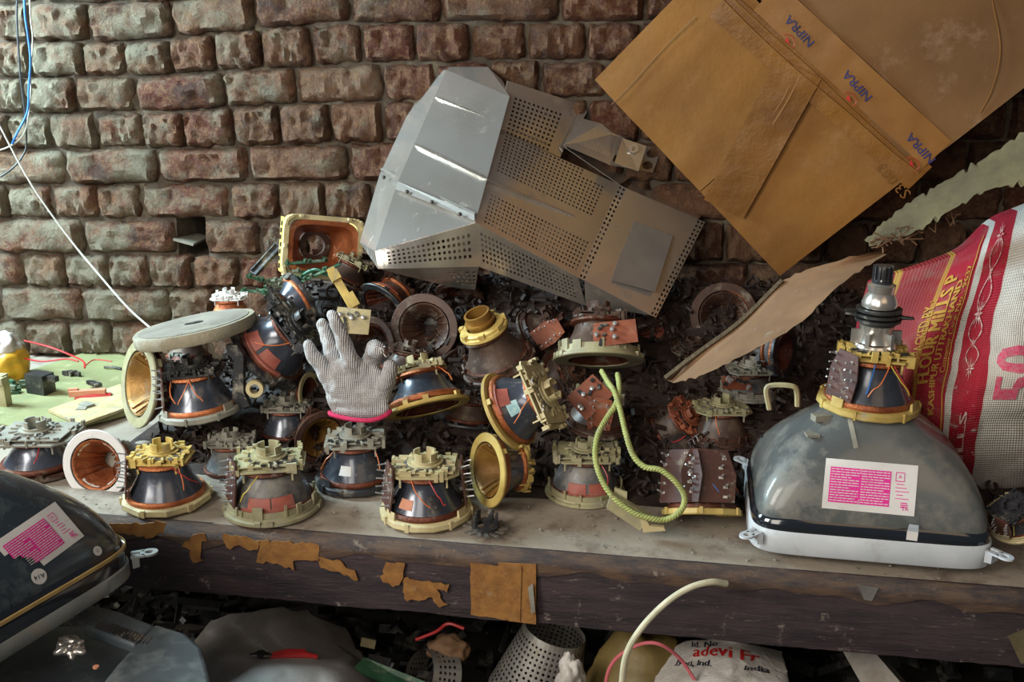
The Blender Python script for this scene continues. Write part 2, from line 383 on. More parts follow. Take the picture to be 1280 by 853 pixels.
def patch_front(pts, name='tape_patch', m=None, lift=.0045, label=None):
    P = [onY(x, y, BF-lift) for x, y in pts]
    bm = MB(); bm.prism([p-Vector((0, BF, 0)) for p in P], (0, .0015, 0)); return bm.build(name, m or M['paper_tape'], bench, label=label)
def jag(poly, amp=2.2, step=5, seed=0):
    r = random.Random(seed); out = []
    for (a, b_) in zip(poly, poly[1:]+poly[:1]):
        L_ = math.dist(a, b_); n_ = max(1, int(L_/step))
        for k in range(n_):
            t = k/n_; out.append((a[0]+(b_[0]-a[0])*t+r.uniform(-amp, amp), a[1]+(b_[1]-a[1])*t+r.uniform(-amp, amp)))
    return out
for i, poly in enumerate([[(132,656),(206,652),(205,666),(184,674),(168,668),(150,668)], [(242,668),(256,668),(258,676),(250,682),(252,703),(240,705),(238,688),(228,684)],
        [(276,668),(305,672),(324,676),(324,690),(300,684),(282,686)], [(324,676),(398,681),(399,703),(366,700),(366,712),(345,706),(322,702)],
        [(399,698),(425,702),(446,718),(446,728),(424,716),(400,710)], [(482,702),(504,704),(504,728),(490,736),(476,722)],
        [(504,722),(540,728),(560,732),(560,740),(545,738),(558,756),(548,758),(540,748),(520,752),(504,750)]]):
    patch_front(jag(poly, seed=i))
patch_front(jag([(588,705),(640,709),(640,777),(588,769)], 1, 9, 4)); patch_front([(622,704),(670,706),(670,781),(636,777),(634,730)], lift=.006)
patch_front([(640,709),(652,709),(650,778),(638,777)], lift=.008)
patch_front([(1072,732),(1098,736),(1090,752),(1080,750)], 'metal_patch', M['steel_dull'], label='small grey metal patch nailed to the board edge')
patch_front([(1260,796),(1284,786),(1290,830),(1276,830)], 'paper_patch', M['card_pale'], lift=.008, label='pale paper scrap stuck to the board')
patch_front([(660,735),(666,730),(669,765),(664,768)], 'peeling_flap', M['grayp'], lift=.012)
# bench-top dirt crumbs
b = MB(); r = random.Random(2)
for k in range(200):
    x = r.uniform(-1.1, .8); y = BF+.03+abs(r.gauss(0, .12)); s_ = r.uniform(.0006, .0022)
    if y < 2.1: b.rbox((x, y, s_*.4+.001), (s_*2, s_, s_), r.uniform(0, 3))
tag(b.build('bench_crumbs', M['grayp'], smooth=False), 'dusty crumbs and grit scattered over the bench top', 'debris', kind='stuff')
# ---------------------------------------------------------------- deflection yokes
def orient(axis, spin=0.):
    z = axis.normalized(); away = CF
    y = away - z*away.dot(z)
    if y.length < .35: y = CU - z*CU.dot(z)
    y.normalize(); x = y.cross(z)
    R = Matrix((x, y, z)).transposed().to_4x4()
    return R @ Matrix.Rotation(spin, 4, 'Z')
BEX = 1.75
def bellr(t, top=.55, bot=.86):                 # t 0..1 up the bell
    return top + (bot-top)*max(0, 1-t)**BEX*(1+.12*math.sin(t*PI)) + (0 if BEX > 1 else -.10*t)
def yoke_parts(root, T, kind='cream', ferrite='ferrite', flange='oct', seed=0, h=1.0, deck='cream', deckw=1.45, red=0, boards=('L',), wires=('wire_orange',), stickers=(), inner='copper_dark', neck=True, deck_on=True, coil='copper', boardmat='pcb_dark', mouth_band=True, detail=1.0, bare=False, dome=False, collar=False, bsz=1.0):
    global BEX; BEX = .62 if dome else 1.75
    r = random.Random(seed); H = h; zb = .26; zt = .26+.70*H
    # bell, thick-walled with separate lining
    if not bare:
        n = 14; prof = [(bellr(i/n)*1.0, zb+(zt-zb)*i/n) for i in range(n+1)] + [(bellr(i/n)-.07, zb+(zt-zb)*i/n) for i in range(n, -1, -1)]
        b = MB(T); b.lathe(prof, 44); b.build('ferrite_core', M[ferrite], root, ang=50)
    n = 14; prof = [(bellr(i/n, .34, .83)-.10, .02+(zt+.08-.02)*i/n) for i in range(n+1)]; prof = prof + [(p[0]+.025, p[1]) for p in reversed(prof)]
    b = MB(T); b.lathe(prof, 40, wob=lambda a: 1+.006*math.sin(14*a))
    for a in (0, PI):                               # saddle coil ribs inside the mouth
        for q in (-.55, -.2, .2, .55):
            b.tube([Vector(((bellr(t, .34, .83)-.125)*math.cos(a+q*(1+.5*t)), (bellr(t, .34, .83)-.125)*math.sin(a+q*(1+.5*t)), .03+(zt-.03)*t)) for t in [k/7 for k in range(8)]], .022, 5)
    b.build('saddle_coil', M[inner], root, ang=60)
    # copper end winding seen round the bottom and top of the bell
    b = MB(T); b.lathe([(.78,.15),(.90,.145),(.925,.19),(.915,.25),(.88,.29),(.78,.28)], 40, wob=lambda a: 1+.02*math.sin(2*a)); b.build('lower_winding', M[coil if mouth_band else 'copper_dark'], root, ang=50)
    b = MB(T); b.lathe([(.34,zt-.03),(.60,zt-.04),(.65,zt+.01),(.63,zt+.07),(.54,zt+.10),(.34,zt+.09)], 32, wob=lambda a: 1+.04*math.sin(2*a+1)); b.build('upper_winding', M[coil], root, ang=50)
    # flange
    b = MB(T)
    if flange == 'oct':
        b.lathe([(.70,0),(1.05,0),(1.07,.03),(1.06,.15),(1.0,.17),(.70,.17)], 10)
        for k in range(6): b.rbox((1.045*math.cos(k*1.05+.3), 1.045*math.sin(k*1.05+.3), .1), (.05, .09, .18), k*1.05+.3)
    elif flange == 'tabs':
        b.lathe([(.72,0),(1.05,0),(1.07,.02),(1.06,.08),(1.0,.10),(.98,.16),(.72,.17)], 48)
        b.lathe([(.93,.12),(.96,.12),(.95,.28),(.92,.28)], 12, a0=-2.9, a1=-.4)
        for k in range(15):
            a = k*2*PI/15+r.uniform(-.2, .2); b.rbox((.96*math.cos(a), .96*math.sin(a), .22), (.05, r.choice((.03, .05, .22, .12)), r.uniform(.08, .40)), a)
        for k in range(9):
            a = r.uniform(0, 2*PI); b.rbox((1.05*math.cos(a), 1.05*math.sin(a), .08), (.07, .12, .1), a)
    elif flange == 'ribbed':
        b.lathe([(.72,0),(1.04,0),(1.06,.03),(1.05,.13),(1.0,.16),(.72,.17)], 14)
        for k in range(7):
            a = k*2*PI/7+r.uniform(-.2, .2); b.rbox((1.035*math.cos(a), 1.035*math.sin(a), .085), (.05, r.choice((.05, .22, .1)), .19), a)
        for k in range(2): a = -PI/2+(-1.0, .9)[k]; b.lathe([(.93,.14),(1.0,.14),(.97,.34),(.93,.30)], 4, a0=a, a1=a+.3)
    elif flange == 'thin':
        b.lathe([(.80,0),(1.03,0),(1.05,.03),(1.03,.09),(.97,.11),(.80,.10)], 48)
        for k in range(5):
            a = r.uniform(0, 2*PI); b.rbox((.98*math.cos(a), .98*math.sin(a), .14), (.07, .14, .12), a)
    elif flange == 'frame':
        b.lathe([(.74,0),(1.12,0),(1.14,.05),(1.10,.12),(1.0,.13),(.98,.05),(.9,.05),(.9,.15),(.74,.15)], 4, M=Matrix.Rotation(PI/4, 4, 'Z'))
        b.lathe([(.74,0),(.98,0),(.98,.14),(.74,.14)], 32)
    b.build('base_flange', M[kind], root, ang=30)
    # varnish patches
    for k in range(red):
        a0 = -PI/2 + (-.62, .08, -1.4)[k % 3] + r.uniform(-.08, .08); b = MB(T); pts = []
        aw = .6; nn = 8
        for i in range(nn+1):
            t = -.02+.44*i/nn; pts.append((bellr(t)+.012, zb+(zt-zb)*t))
        prof = pts + [(p[0]+.014, p[1]) for p in reversed(pts)]
        b.lathe(prof, 10, a0=a0, a1=a0+aw); b.build('varnish_patch', M['red'], root, ang=50, label='red varnish patch')
        b = MB(T); b.lathe([(.86,.24),(.90,.25),(.90,.31),(.85,.33)], 14, a0=a0-.15, a1=a0+aw+.2); b.build('red_packing', M['red'], root, ang=50)
    # deck of clips and slots round the neck
    if deck_on:
        b = MB(T); w = deckw; dz = zt+.10; d = w*.78
        c = .22*w/1.45
        b.prism([(-w/2,-d/2+c,dz),(-w/2+c,-d/2,dz),(w/2-c,-d/2,dz),(w/2,-d/2+c,dz),(w/2,d/2-c,dz),(w/2-c,d/2,dz),(-w/2+c,d/2,dz),(-w/2,d/2-c,dz)], (0,0,.045))
        b.prism([(-w/2*.84,-d/2*.86,dz+.1),(w/2*.84,-d/2*.86,dz+.1),(w/2*.88,d/2*.7,dz+.1),(-w/2*.8,d/2*.75,dz+.1)], (0,0,.035))
        for k in range(int(16*detail)):
            x = r.uniform(-.46, .46)*w; sy = r.choice((-1,-1,1)); b.box((x, sy*d*r.uniform(.36, .5), dz+r.uniform(.03, .12)), (r.uniform(.04, .16), r.uniform(.04, .1), r.uniform(.1, .26)))
        for k in range(int(8*detail)):
            s_ = r.choice((-1, 1)); b.box((s_*w*r.uniform(.40, .5), r.uniform(-.4, .4)*d, dz+.07), (r.uniform(.05, .1), r.uniform(.08, .2), r.uniform(.12, .26)))
        for k in range(int(16*detail)):
            a = k*2*PI/16+r.uniform(-.1, .1); q = r.uniform(.40, .58); b.rbox((q*math.cos(a), q*math.sin(a), dz+.15), (r.uniform(.1, .22), r.uniform(.03, .06), r.uniform(.04, .10)), a)
        for sx in (-1, 1): b.box((sx*w*.33, -d*.42, dz-.12), (.04, .04, .22))
        b.build('clip_deck', M[deck], root, ang=30)
        b = MB(T)
        for k in range(int(7*detail)): b.box((r.uniform(-.4, .4)*w, r.uniform(-.45, -.2)*d, dz+.16), (r.uniform(.05, .14), .05, .05))
        b.lathe([(.34,dz+.12),(.47,dz+.12),(.47,dz+.15),(.34,dz+.15)], 20)
        b.build('terminal_clips', M['steel_dull' if r.random() < .5 else 'blacksteel'], root)
    if neck:
        dz = zt+.10; b = MB(T); hh = .42
        b.lathe([(.25,dz+.08),(.31,dz+.08),(.31,dz+hh*.6),(.25,dz+hh*.6)], 24)
        for k in range(4):
            a = k*PI/2+.5+r.uniform(-.15, .15); b.lathe([(.235,dz+.1),(.275,dz+.1),(.275,dz+hh),(.235,dz+hh)], 5, a0=a, a1=a+r.uniform(.7, 1.1))
        b.lathe([(.30,dz+.16),(.40,dz+.16),(.40,dz+.20),(.30,dz+.20)], 20)
        b.build('neck_clamp', M[deck if deck_on else kind], root)
    if collar:
        dz = zt+.08; b = MB(T); b.lathe([(.44,dz),(.66,dz),(.70,dz+.05),(.68,dz+.12),(.62,dz+.14),(.62,dz+.20),(.56,dz+.24),(.44,dz+.24)], 32)
        for k in range(7): a = k*.9; b.rbox((.62*math.cos(a), .62*math.sin(a), dz+.2), (.12, .16, .12), a)
        b.build('collar_rings', M['yellow'], root)
        b = MB(T); b.lathe([(.31,dz+.1),(.37,dz+.1),(.37,dz+.62),(.31,dz+.62)], 28); b.lathe([(.37,dz+.34),(.43,dz+.34),(.43,dz+.40),(.37,dz+.40)], 28); b.build('neck_sleeve', M['amber'], root)
    for sd in boards:
        ang = {'L': PI*1.12, 'R': 0, 'F': -PI/2, 'FL': -PI*.78, 'FR': -PI*.22, 'B': PI/2}[sd]
        R = T @ Matrix.Rotation(ang, 4, 'Z') @ Matrix.Translation((.90, 0, .30)) @ Matrix.Rotation(-.12, 4, 'Y') @ Matrix.Diagonal((1, bsz, bsz**.5, 1))
        b = MB(R); b.prism([(0,-.34,0),(0,.34,0),(0,.38,.5),(0,.28,.98),(0,-.22,1.02),(0,-.36,.6)], (.035,0,0)); bd = b.build('terminal_board', M[boardmat], root)
        b = MB(R)
        for k in range(10):
            z = .1+.09*k; y = -.26+r.uniform(-.03, .03) if k % 2 else .2+r.uniform(-.05, .05)
            b.tube([(.03, y, z), (.22, y+r.uniform(-.02, .02), z+r.uniform(-.03, .05))], .018, 5)
            b.box((.035, y, z), (.03, .06, .05))
        b.build('pin_row', M['pin'], bd)
        b = MB(R)
        for k in range(3): b.box((-.05, r.uniform(-.2, .2), r.uniform(.15, .9)), (.10, .12, .08))
        b.build('components', M['steel_dull'], bd)
    for k, w_ in enumerate(wires):
        a = -PI/2+r.uniform(-.9, .9); a2 = a+r.uniform(-.8, .8); P = []
        for i in range(7):
            t = i/6; rr = bellr(1-t)+.05+.10*math.sin(t*PI)+.03; P.append((rr*math.cos(a+(a2-a)*t), rr*math.sin(a+(a2-a)*t), zt+.08-(zt-.3)*t*r.uniform(.9, 1.05)*.8))
        b = MB(T); b.tube(spline(P, 4), .014, 5); b.build('wire', M[w_], root)
    for (a, t, aw, th, mt) in stickers:
        n = 6; pts = [(bellr(t+th*i/n)+.006, zb+(zt-zb)*(t+th*i/n)) for i in range(n+1)]; b = MB(T); b.lathe(pts+[(p[0]+.006, p[1]) for p in reversed(pts)], 8, a0=a-aw/2, a1=a+aw/2)
        b.build('sticker', M[mt], root, label=mt.replace('sticker_or', 'orange').replace('sticker_bl', 'pale blue').replace('paper', 'white').replace('black', 'black')+' sticker')
YG = 'salvaged deflection yokes heaped on the bench'
def yoke(cx, cy, Rpx, label, Y=None, axis=None, spin=0., z=None, Z0=0.002, **kw):
    c = onZ(cx, cy, Z0) if Y is None else onY(cx, cy, Y)
    R = Rpx*mpp(c)*.955
    A = orient(axis if axis else Vector((0, 0, 1)), spin)
    root = empty('deflection_yoke', Matrix.Translation(c) @ A)
    yoke_parts(root, Matrix.Scale(R, 4), **kw)
    tag(root, label, 'deflection yoke', YG)
    return root
V = camvec
# ---- front row on the bench, left to right
yoke(209, 624, 54, 'deflection yoke with pale yellow eight-sided base and polished blue-black bell, left end of front row', seed=1, kind='cream', deck='yellow', flange='oct', h=1.05, boards=('L',), wires=('wire_orange','wire_red'), deckw=1.35)
yoke(341, 633, 59, 'dusty olive-grey deflection yoke with two red varnish patches and a wide tabbed base', seed=2, kind='olive', deck='olive', ferrite='ferrite_dusty', flange='tabs', h=1.0, red=2, dome=True, boards=('L',), deckw=1.55, wires=('wire_yellow',), coil='copper_dark', spin=.15)
yoke(447, 600, 52, 'dark deflection yoke directly under the knitted glove, white sticker on its bell', seed=3, kind='black', deck='grayp', flange='ribbed', h=1.0, boards=(), wires=('wire_orange','wire_orange'), stickers=((-PI/2-.35,.25,.42,.3,'paper'),), coil='copper_dark', deckw=1.5, spin=.1)
yoke(533, 640, 58, 'deflection yoke with cream base, orange square sticker and black sticker on a shiny bell', seed=4, kind='cream', deck='cream', flange='ribbed', h=1.0, boards=('R','L'), wires=('wire_red','wire_orange'), stickers=((-PI/2-.55,.18,.45,.28,'sticker_or'),(-PI/2+.35,.12,.36,.5,'black')), deckw=1.55, coil='copper_dark')
yoke(731, 615, 49, 'deflection yoke with red varnish and olive base behind the green rope loop', seed=5, kind='olive', deck='olive', ferrite='ferrite_dusty', flange='tabs', h=1.05, red=2, dome=True, boards=(), deckw=1.75, coil='copper_dark', wires=('wire_red',))
yoke(878, 645, 50, 'deflection yoke hidden behind a large brown pin-studded circuit board, right of the green rope', seed=6, kind='yellow', deck='grayp', flange='oct', h=1.15, boards=('F','FL'), bsz=1.9, boardmat='pcb_dark', axis=V(.02,.95,-.2), Z0=.012, deckw=1.5, wires=('wire_orange','wire_blue'), ferrite='ferrite_brown', coil='copper_dark')
# lying on their sides
yoke(608, 588, 47, 'deflection yoke lying on its side with cream rim and brown mouth facing left', Y=1.53, axis=V(.88,.02,-.50), seed=7, kind='yellow', deck='yellow', flange='thin', inner='amber', h=.95, boards=(), deckw=1.35, wires=())
yoke(632, 516, 53, 'leaning deflection yoke with red band and pale blue sticker, above the side-lying one', Y=1.60, axis=V(.80,.42,.38), seed=8, kind='yellow', deck='cream', flange='thin', h=1.0, red=1, boards=('B',), deckw=1.8, stickers=((-PI/2+.1,.25,.5,.35,'sticker_bl'),), inner='amber', spin=-.2)
yoke(119, 582, 45, 'small deflection yoke showing its copper-lined mouth with a white rim, beside the left picture tube', Y=1.50, axis=V(.16,.08,-.98), seed=9, kind='paper', deck='grayp', flange='thin', inner='copper', h=.8, boards=('R',), coil='copper', wires=())
# left side
yoke(52, 585, 52, 'wide deflection yoke with stacked pale grey ring plates at the left edge of the bench', Y=1.56, seed=10, kind='darkbrown', deck='grayp', flange='thin', h=.75, boards=(), deckw=2.0, wires=('wire_red',), coil='copper_dark')
yoke(253, 515, 51, 'blue-grey dusty deflection yoke with loose orange wires, under the round pale disc', Y=1.66, axis=V(-.10,.98,.28), seed=11, kind='grayp', deck='blacksteel', flange='ribbed', h=1.05, boards=('L',), boardmat='pcb_dark', deckw=1.45, wires=('wire_orange','wire_orange','wire_orange'))
yoke(172, 480, 56, 'deflection yoke on its side with an amber mouth and dull yellow octagonal rim', Y=1.70, axis=V(.74,-.03,-.66), seed=12, kind='olive', deck='grayp', flange='thin', inner='amber', h=.9, boards=('F',), wires=(), coil='copper_dark')
yoke(332, 442, 56, 'tilted black-rimmed deflection yoke with red varnish, beside the glove fingers', Y=1.76, axis=V(.72,.55,.32), seed=13, kind='black', deck='black', flange='ribbed', red=2, ferrite='ferrite', h=.95, boards=(), deckw=1.5, wires=('wire_orange',), coil='copper_dark')
yoke(289, 400, 30, 'small copper-wound yoke topped with white connector blocks, behind the round disc', Y=1.92, seed=14, kind='darkbrown', deck='paper', flange='thin', ferrite='copper', h=.9, boards=(), deckw=1.5, wires=(), coil='copper')
yoke(292, 590, 40, 'dark shaded deflection yoke standing between the two leftmost front ones', Y=1.62, seed=15, kind='black', deck='grayp', flange='thin', ferrite='ferrite_dusty', h=1.0, boards=(), deckw=1.5, wires=(), coil='copper_dark')
yoke(362, 545, 40, 'dark deflection yoke with pale stacked plates, left of the glove cuff', Y=1.74, seed=16, kind='black', deck='grayp', flange='thin', ferrite='ferrite', h=.95, boards=(), deckw=1.6, wires=(), coil='copper_dark')
yoke(403, 548, 36, 'brown deflection yoke on its side, amber inside, just left of the one under the glove', Y=1.66, axis=V(-.5,.3,-.75), seed=17, kind='darkbrown', deck='darkbrown', flange='thin', inner='amber', ferrite='ferrite_brown', h=.8, boards=(), wires=(), coil='copper_dark')
yoke(388, 492, 27, 'deflection yoke seen edge-on as a thin cream ring left of the glove palm', Y=1.78, axis=V(-.93,.0,-.30), seed=18, kind='cream', deck='black', flange='thin', ferrite='ferrite_brown', h=.8, boards=(), wires=(), coil='copper_dark')
yoke(378, 372, 36, 'tilted black deflection yoke with layered flat plates above the glove', Y=1.92, axis=V(-.62,-.42,.35), seed=19, kind='black', deck='blacksteel', flange='ribbed', h=.7, boards=(), deckw=1.7, wires=(), ferrite='ferrite')
# centre
yoke(535, 512, 54, 'grey deflection yoke tipped back with cream rim and copper winding, right of the glove', Y=1.68, axis=V(-.22,.93,-.20), seed=20, kind='yellow', deck='cream', flange='thin', h=.82, boards=(), deckw=1.3, wires=('wire_orange',), coil='copper')
yoke(624, 455, 47, 'big brown deflection yoke with a tall yellow neck collar, in the middle of the heap', Y=1.82, axis=V(-.34,.78,.46), seed=21, kind='darkbrown', deck='yellow', ferrite='ferrite_brown', flange='tabs', h=1.1, boards=(), wires=(), coil='copper_dark', deck_on=False, neck=False, collar=True)
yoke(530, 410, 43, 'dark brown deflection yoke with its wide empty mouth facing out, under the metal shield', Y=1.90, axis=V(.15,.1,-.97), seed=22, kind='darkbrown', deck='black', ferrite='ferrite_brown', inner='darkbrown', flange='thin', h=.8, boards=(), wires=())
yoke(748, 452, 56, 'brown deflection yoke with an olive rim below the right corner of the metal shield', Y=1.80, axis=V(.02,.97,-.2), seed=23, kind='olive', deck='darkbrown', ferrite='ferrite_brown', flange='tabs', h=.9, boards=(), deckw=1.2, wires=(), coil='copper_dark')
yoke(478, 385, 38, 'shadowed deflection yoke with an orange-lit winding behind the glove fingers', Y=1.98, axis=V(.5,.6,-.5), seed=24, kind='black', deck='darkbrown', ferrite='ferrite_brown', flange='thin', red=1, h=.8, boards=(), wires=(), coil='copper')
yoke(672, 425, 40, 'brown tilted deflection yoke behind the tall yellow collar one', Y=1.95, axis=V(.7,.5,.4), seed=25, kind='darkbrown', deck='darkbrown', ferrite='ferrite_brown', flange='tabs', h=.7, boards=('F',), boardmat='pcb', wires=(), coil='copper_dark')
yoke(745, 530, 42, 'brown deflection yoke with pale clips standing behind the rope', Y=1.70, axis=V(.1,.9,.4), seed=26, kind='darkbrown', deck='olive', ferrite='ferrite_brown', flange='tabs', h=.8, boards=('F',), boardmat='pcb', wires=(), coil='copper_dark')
# right, in the shade of the cardboard
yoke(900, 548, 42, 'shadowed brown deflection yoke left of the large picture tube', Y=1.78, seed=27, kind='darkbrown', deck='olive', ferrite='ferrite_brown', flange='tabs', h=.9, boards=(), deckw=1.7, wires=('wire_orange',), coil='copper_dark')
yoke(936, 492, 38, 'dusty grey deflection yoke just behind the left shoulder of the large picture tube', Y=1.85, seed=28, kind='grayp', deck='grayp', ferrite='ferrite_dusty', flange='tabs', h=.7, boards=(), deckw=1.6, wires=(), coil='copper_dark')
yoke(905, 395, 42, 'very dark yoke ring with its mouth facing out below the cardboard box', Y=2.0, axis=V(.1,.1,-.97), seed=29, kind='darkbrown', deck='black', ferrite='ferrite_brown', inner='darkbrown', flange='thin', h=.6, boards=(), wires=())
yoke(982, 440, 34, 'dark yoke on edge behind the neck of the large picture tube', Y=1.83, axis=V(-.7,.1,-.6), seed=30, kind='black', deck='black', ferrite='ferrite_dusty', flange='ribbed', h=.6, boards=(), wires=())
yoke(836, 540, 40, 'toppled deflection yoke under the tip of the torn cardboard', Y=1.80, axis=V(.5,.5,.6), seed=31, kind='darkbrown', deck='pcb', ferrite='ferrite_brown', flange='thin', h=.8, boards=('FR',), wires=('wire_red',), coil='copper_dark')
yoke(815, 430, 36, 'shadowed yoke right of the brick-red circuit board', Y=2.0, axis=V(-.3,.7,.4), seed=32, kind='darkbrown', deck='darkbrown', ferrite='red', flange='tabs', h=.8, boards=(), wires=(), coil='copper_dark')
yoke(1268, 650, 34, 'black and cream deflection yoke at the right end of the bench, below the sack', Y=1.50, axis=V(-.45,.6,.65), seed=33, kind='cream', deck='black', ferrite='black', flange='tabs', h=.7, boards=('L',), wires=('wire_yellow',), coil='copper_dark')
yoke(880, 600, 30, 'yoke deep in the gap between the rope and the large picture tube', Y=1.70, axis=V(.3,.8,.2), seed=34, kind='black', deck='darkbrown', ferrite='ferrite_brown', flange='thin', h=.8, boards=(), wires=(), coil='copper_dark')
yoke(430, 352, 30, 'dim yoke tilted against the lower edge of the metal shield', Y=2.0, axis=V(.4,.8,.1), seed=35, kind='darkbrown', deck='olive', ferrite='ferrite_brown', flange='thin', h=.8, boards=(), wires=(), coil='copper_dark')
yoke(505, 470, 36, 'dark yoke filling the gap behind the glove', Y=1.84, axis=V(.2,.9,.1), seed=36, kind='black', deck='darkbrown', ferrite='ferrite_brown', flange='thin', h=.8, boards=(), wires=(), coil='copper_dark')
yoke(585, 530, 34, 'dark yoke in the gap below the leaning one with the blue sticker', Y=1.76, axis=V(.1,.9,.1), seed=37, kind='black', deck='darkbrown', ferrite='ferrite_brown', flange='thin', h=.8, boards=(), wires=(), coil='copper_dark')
# square saddle-coil yoke crowning the left of the heap
c = onY(404, 310, 2.0); R = 44*mpp(c)
root = empty('deflection_yoke', Matrix.Translation(c) @ orient(V(-.42,.16,-.90), PI/2-.30) @ Matrix.Scale(R, 4))
def rim(hx, hy, z, n=4.5, seg=48): return sq(hx, hy, n, z, seg)
def sq(a, b_, n, z, seg=96):
    out = []
    for i in range(seg):
        t = 2*PI*i/seg; c, s_ = math.cos(t), math.sin(t)
        out.append((a*math.copysign(abs(c)**(2/n), c), b_*math.copysign(abs(s_)**(2/n), s_), z))
    return out
def band(b, rings):
    n = len(rings[0]); b.add([p for r_ in rings for p in r_], [(i*n+k, i*n+(k+1) % n, (i+1)*n+(k+1) % n, (i+1)*n+k) for i in range(len(rings)-1) for k in range(n)])
b = MB(); band(b, [rim(1.0,.78,0), rim(.86,.64,.02), rim(.72,.52,.5), rim(.45,.36,1.0), rim(.50,.40,1.0), rim(.86,.66,.5), rim(1.0,.78,.06), rim(1.0,.78,0)]); b.build('square_coil', M['copper'], root, ang=50)
b = MB(); band(b, [rim(1.14,.90,-.02,9), rim(1.0,.77,-.02,7), rim(1.0,.77,.10,7), rim(1.14,.90,.10,9), rim(1.14,.90,-.02,9)])
r = random.Random(9)
for k in range(26):
    a = k*2*PI/26; q = rim(1.10,.86,0,9,26)[k]; b.rbox((q[0], q[1], -.06+r.uniform(-.03, .05)), (.10, .07, r.uniform(.06, .26)), a+PI/2)
b.build('mouth_frame', M['cream'], root, ang=30)
b = MB()
for sx in (-1, 1): b.box((sx*1.10, 0, .42), (.07, 1.55, .82), Matrix.Rotation(-sx*.10, 4, 'Y'))
b.box((0, .86, .36), (2.0, .06, .55)); b.build('side_plate', M['yellow'], root, ang=30)
b = MB()
for k in range(7):
    for sx in (-1, 1): b.box((sx*1.17, -.6+.2*k, .2+.06*(k % 3)), (.04, .13, .04), Matrix.Rotation(-sx*.10, 4, 'Y'))
b.build('slots', M['black'], root)
b = MB()
for k in range(9): b.box((r.uniform(-.9, .9), .80+r.uniform(0, .16), r.uniform(-.1, .5)), (r.uniform(.1, .4), .06, r.uniform(.08, .2)))
b.build('white_tabs', M['paper'], root)
b = MB(); b.lathe([(.30,.95),(.46,.95),(.46,1.15),(.30,1.15)], 24); b.build('neck_ring', M['darkbrown'], root)
tag(root, 'square cream-framed yoke with an orange coil, atop the heap left of the metal shield', 'deflection yoke', YG)

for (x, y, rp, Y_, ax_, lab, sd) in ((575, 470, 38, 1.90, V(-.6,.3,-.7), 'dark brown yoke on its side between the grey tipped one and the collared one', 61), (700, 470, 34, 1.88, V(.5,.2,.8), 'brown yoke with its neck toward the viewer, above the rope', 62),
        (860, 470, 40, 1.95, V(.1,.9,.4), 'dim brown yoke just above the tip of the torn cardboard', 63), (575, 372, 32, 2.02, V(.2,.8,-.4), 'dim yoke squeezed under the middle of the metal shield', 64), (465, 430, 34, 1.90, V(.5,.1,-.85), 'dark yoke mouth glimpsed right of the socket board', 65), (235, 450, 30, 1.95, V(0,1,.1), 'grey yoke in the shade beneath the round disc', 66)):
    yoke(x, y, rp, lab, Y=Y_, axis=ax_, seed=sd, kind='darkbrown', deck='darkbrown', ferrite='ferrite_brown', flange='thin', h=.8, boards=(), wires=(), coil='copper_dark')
# pale patches inside the mouth of the small white-rimmed yoke
for o in list(COL.objects):
    if o.get('label', '').startswith('small deflection yoke showing'):
        R_ = 45*mpp(o.location)*.955
        for a in (.4, 1.9, 3.4, 4.7):
            b = MB(Matrix.Scale(R_, 4)); b.lathe([(.66,.10),(.685,.10),(.50,.42),(.475,.42)], 8, a0=a, a1=a+.85); b.build('pale_patch', M['paper' if a > 1 else 'cream'], o, label='pale patch inside the mouth')
# ---------------------------------------------------------------- text
def text_polys(s, size=1., align='CENTER'):
    cu = bpy.data.curves.new('t', 'FONT'); cu.body = s; cu.size = size; cu.align_x = align; cu.align_y = 'CENTER'; cu.resolution_u = 2
    o = bpy.data.objects.new('t', cu); COL.objects.link(o); dg = bpy.context.evaluated_depsgraph_get(); me = bpy.data.meshes.new_from_object(o.evaluated_get(dg))
    vs = [v.co.copy() for v in me.vertices]; fs = [tuple(p.vertices) for p in me.polygons]
    bpy.data.objects.remove(o); bpy.data.curves.remove(cu); bpy.data.meshes.remove(me)
    return vs, fs
def map_text(b, s, size, fn, bold=0, align='CENTER'):
    vs, fs = text_polys(s, size, align); b.add([fn(v.x, v.y) for v in vs], fs)
    if bold:
        for dx in (-bold, bold): b.add([fn(v.x+dx, v.y) for v in vs], fs)

# ---------------------------------------------------------------- cathode ray tubes
def sq(a, b_, n, z, seg=96):
    out = []
    for i in range(seg):
        t = 2*PI*i/seg; c, s_ = math.cos(t), math.sin(t)
        out.append((a*math.copysign(abs(c)**(2/n), c), b_*math.copysign(abs(s_)**(2/n), s_), z))
    return out
def loft(b, rings, cap0=False, cap1=False):
    n = len(rings[0]); vs = [p for r_ in rings for p in r_]; fs = []
    for i in range(len(rings)-1):
        for k in range(n): fs.append((i*n+k, i*n+(k+1) % n, (i+1)*n+(k+1) % n, (i+1)*n+k))
    if cap0: fs.append(tuple(reversed(range(n))))
    if cap1: fs.append(tuple((len(rings)-1)*n+k for k in range(n)))
    b.add(vs, fs)
M['funnel'] = mat('dusty_grey_tube_glass', (.16,.17,.165), (.08,.088,.09), .28, .15, scale=6, bump=.04, dust=.34, dcol=(.24,.225,.19), coat=.4, contrast=.25)
M['funnel_dark'] = mat('dark_blue_tube_glass', (.045,.062,.078), (.022,.034,.046), .22, .1, scale=5, bump=.03, dust=.16, dcol=(.11,.15,.16), coat=.9)
M['glass'] = mat('dark_lead_glass', (.018,.022,.03), (.012,.015,.02), .08, 0, scale=5, bump=0, coat=1.)
M['band_white'] = mat('white_rim_band', (.66,.70,.74), (.50,.54,.58), .5, scale=9, bump=.06, dust=.12, dcol=(.4,.38,.36))
M['band_grey'] = mat('grey_rim_band', (.30,.32,.31), (.20,.21,.21), .5, .2, scale=20, bump=.1, dust=.25)
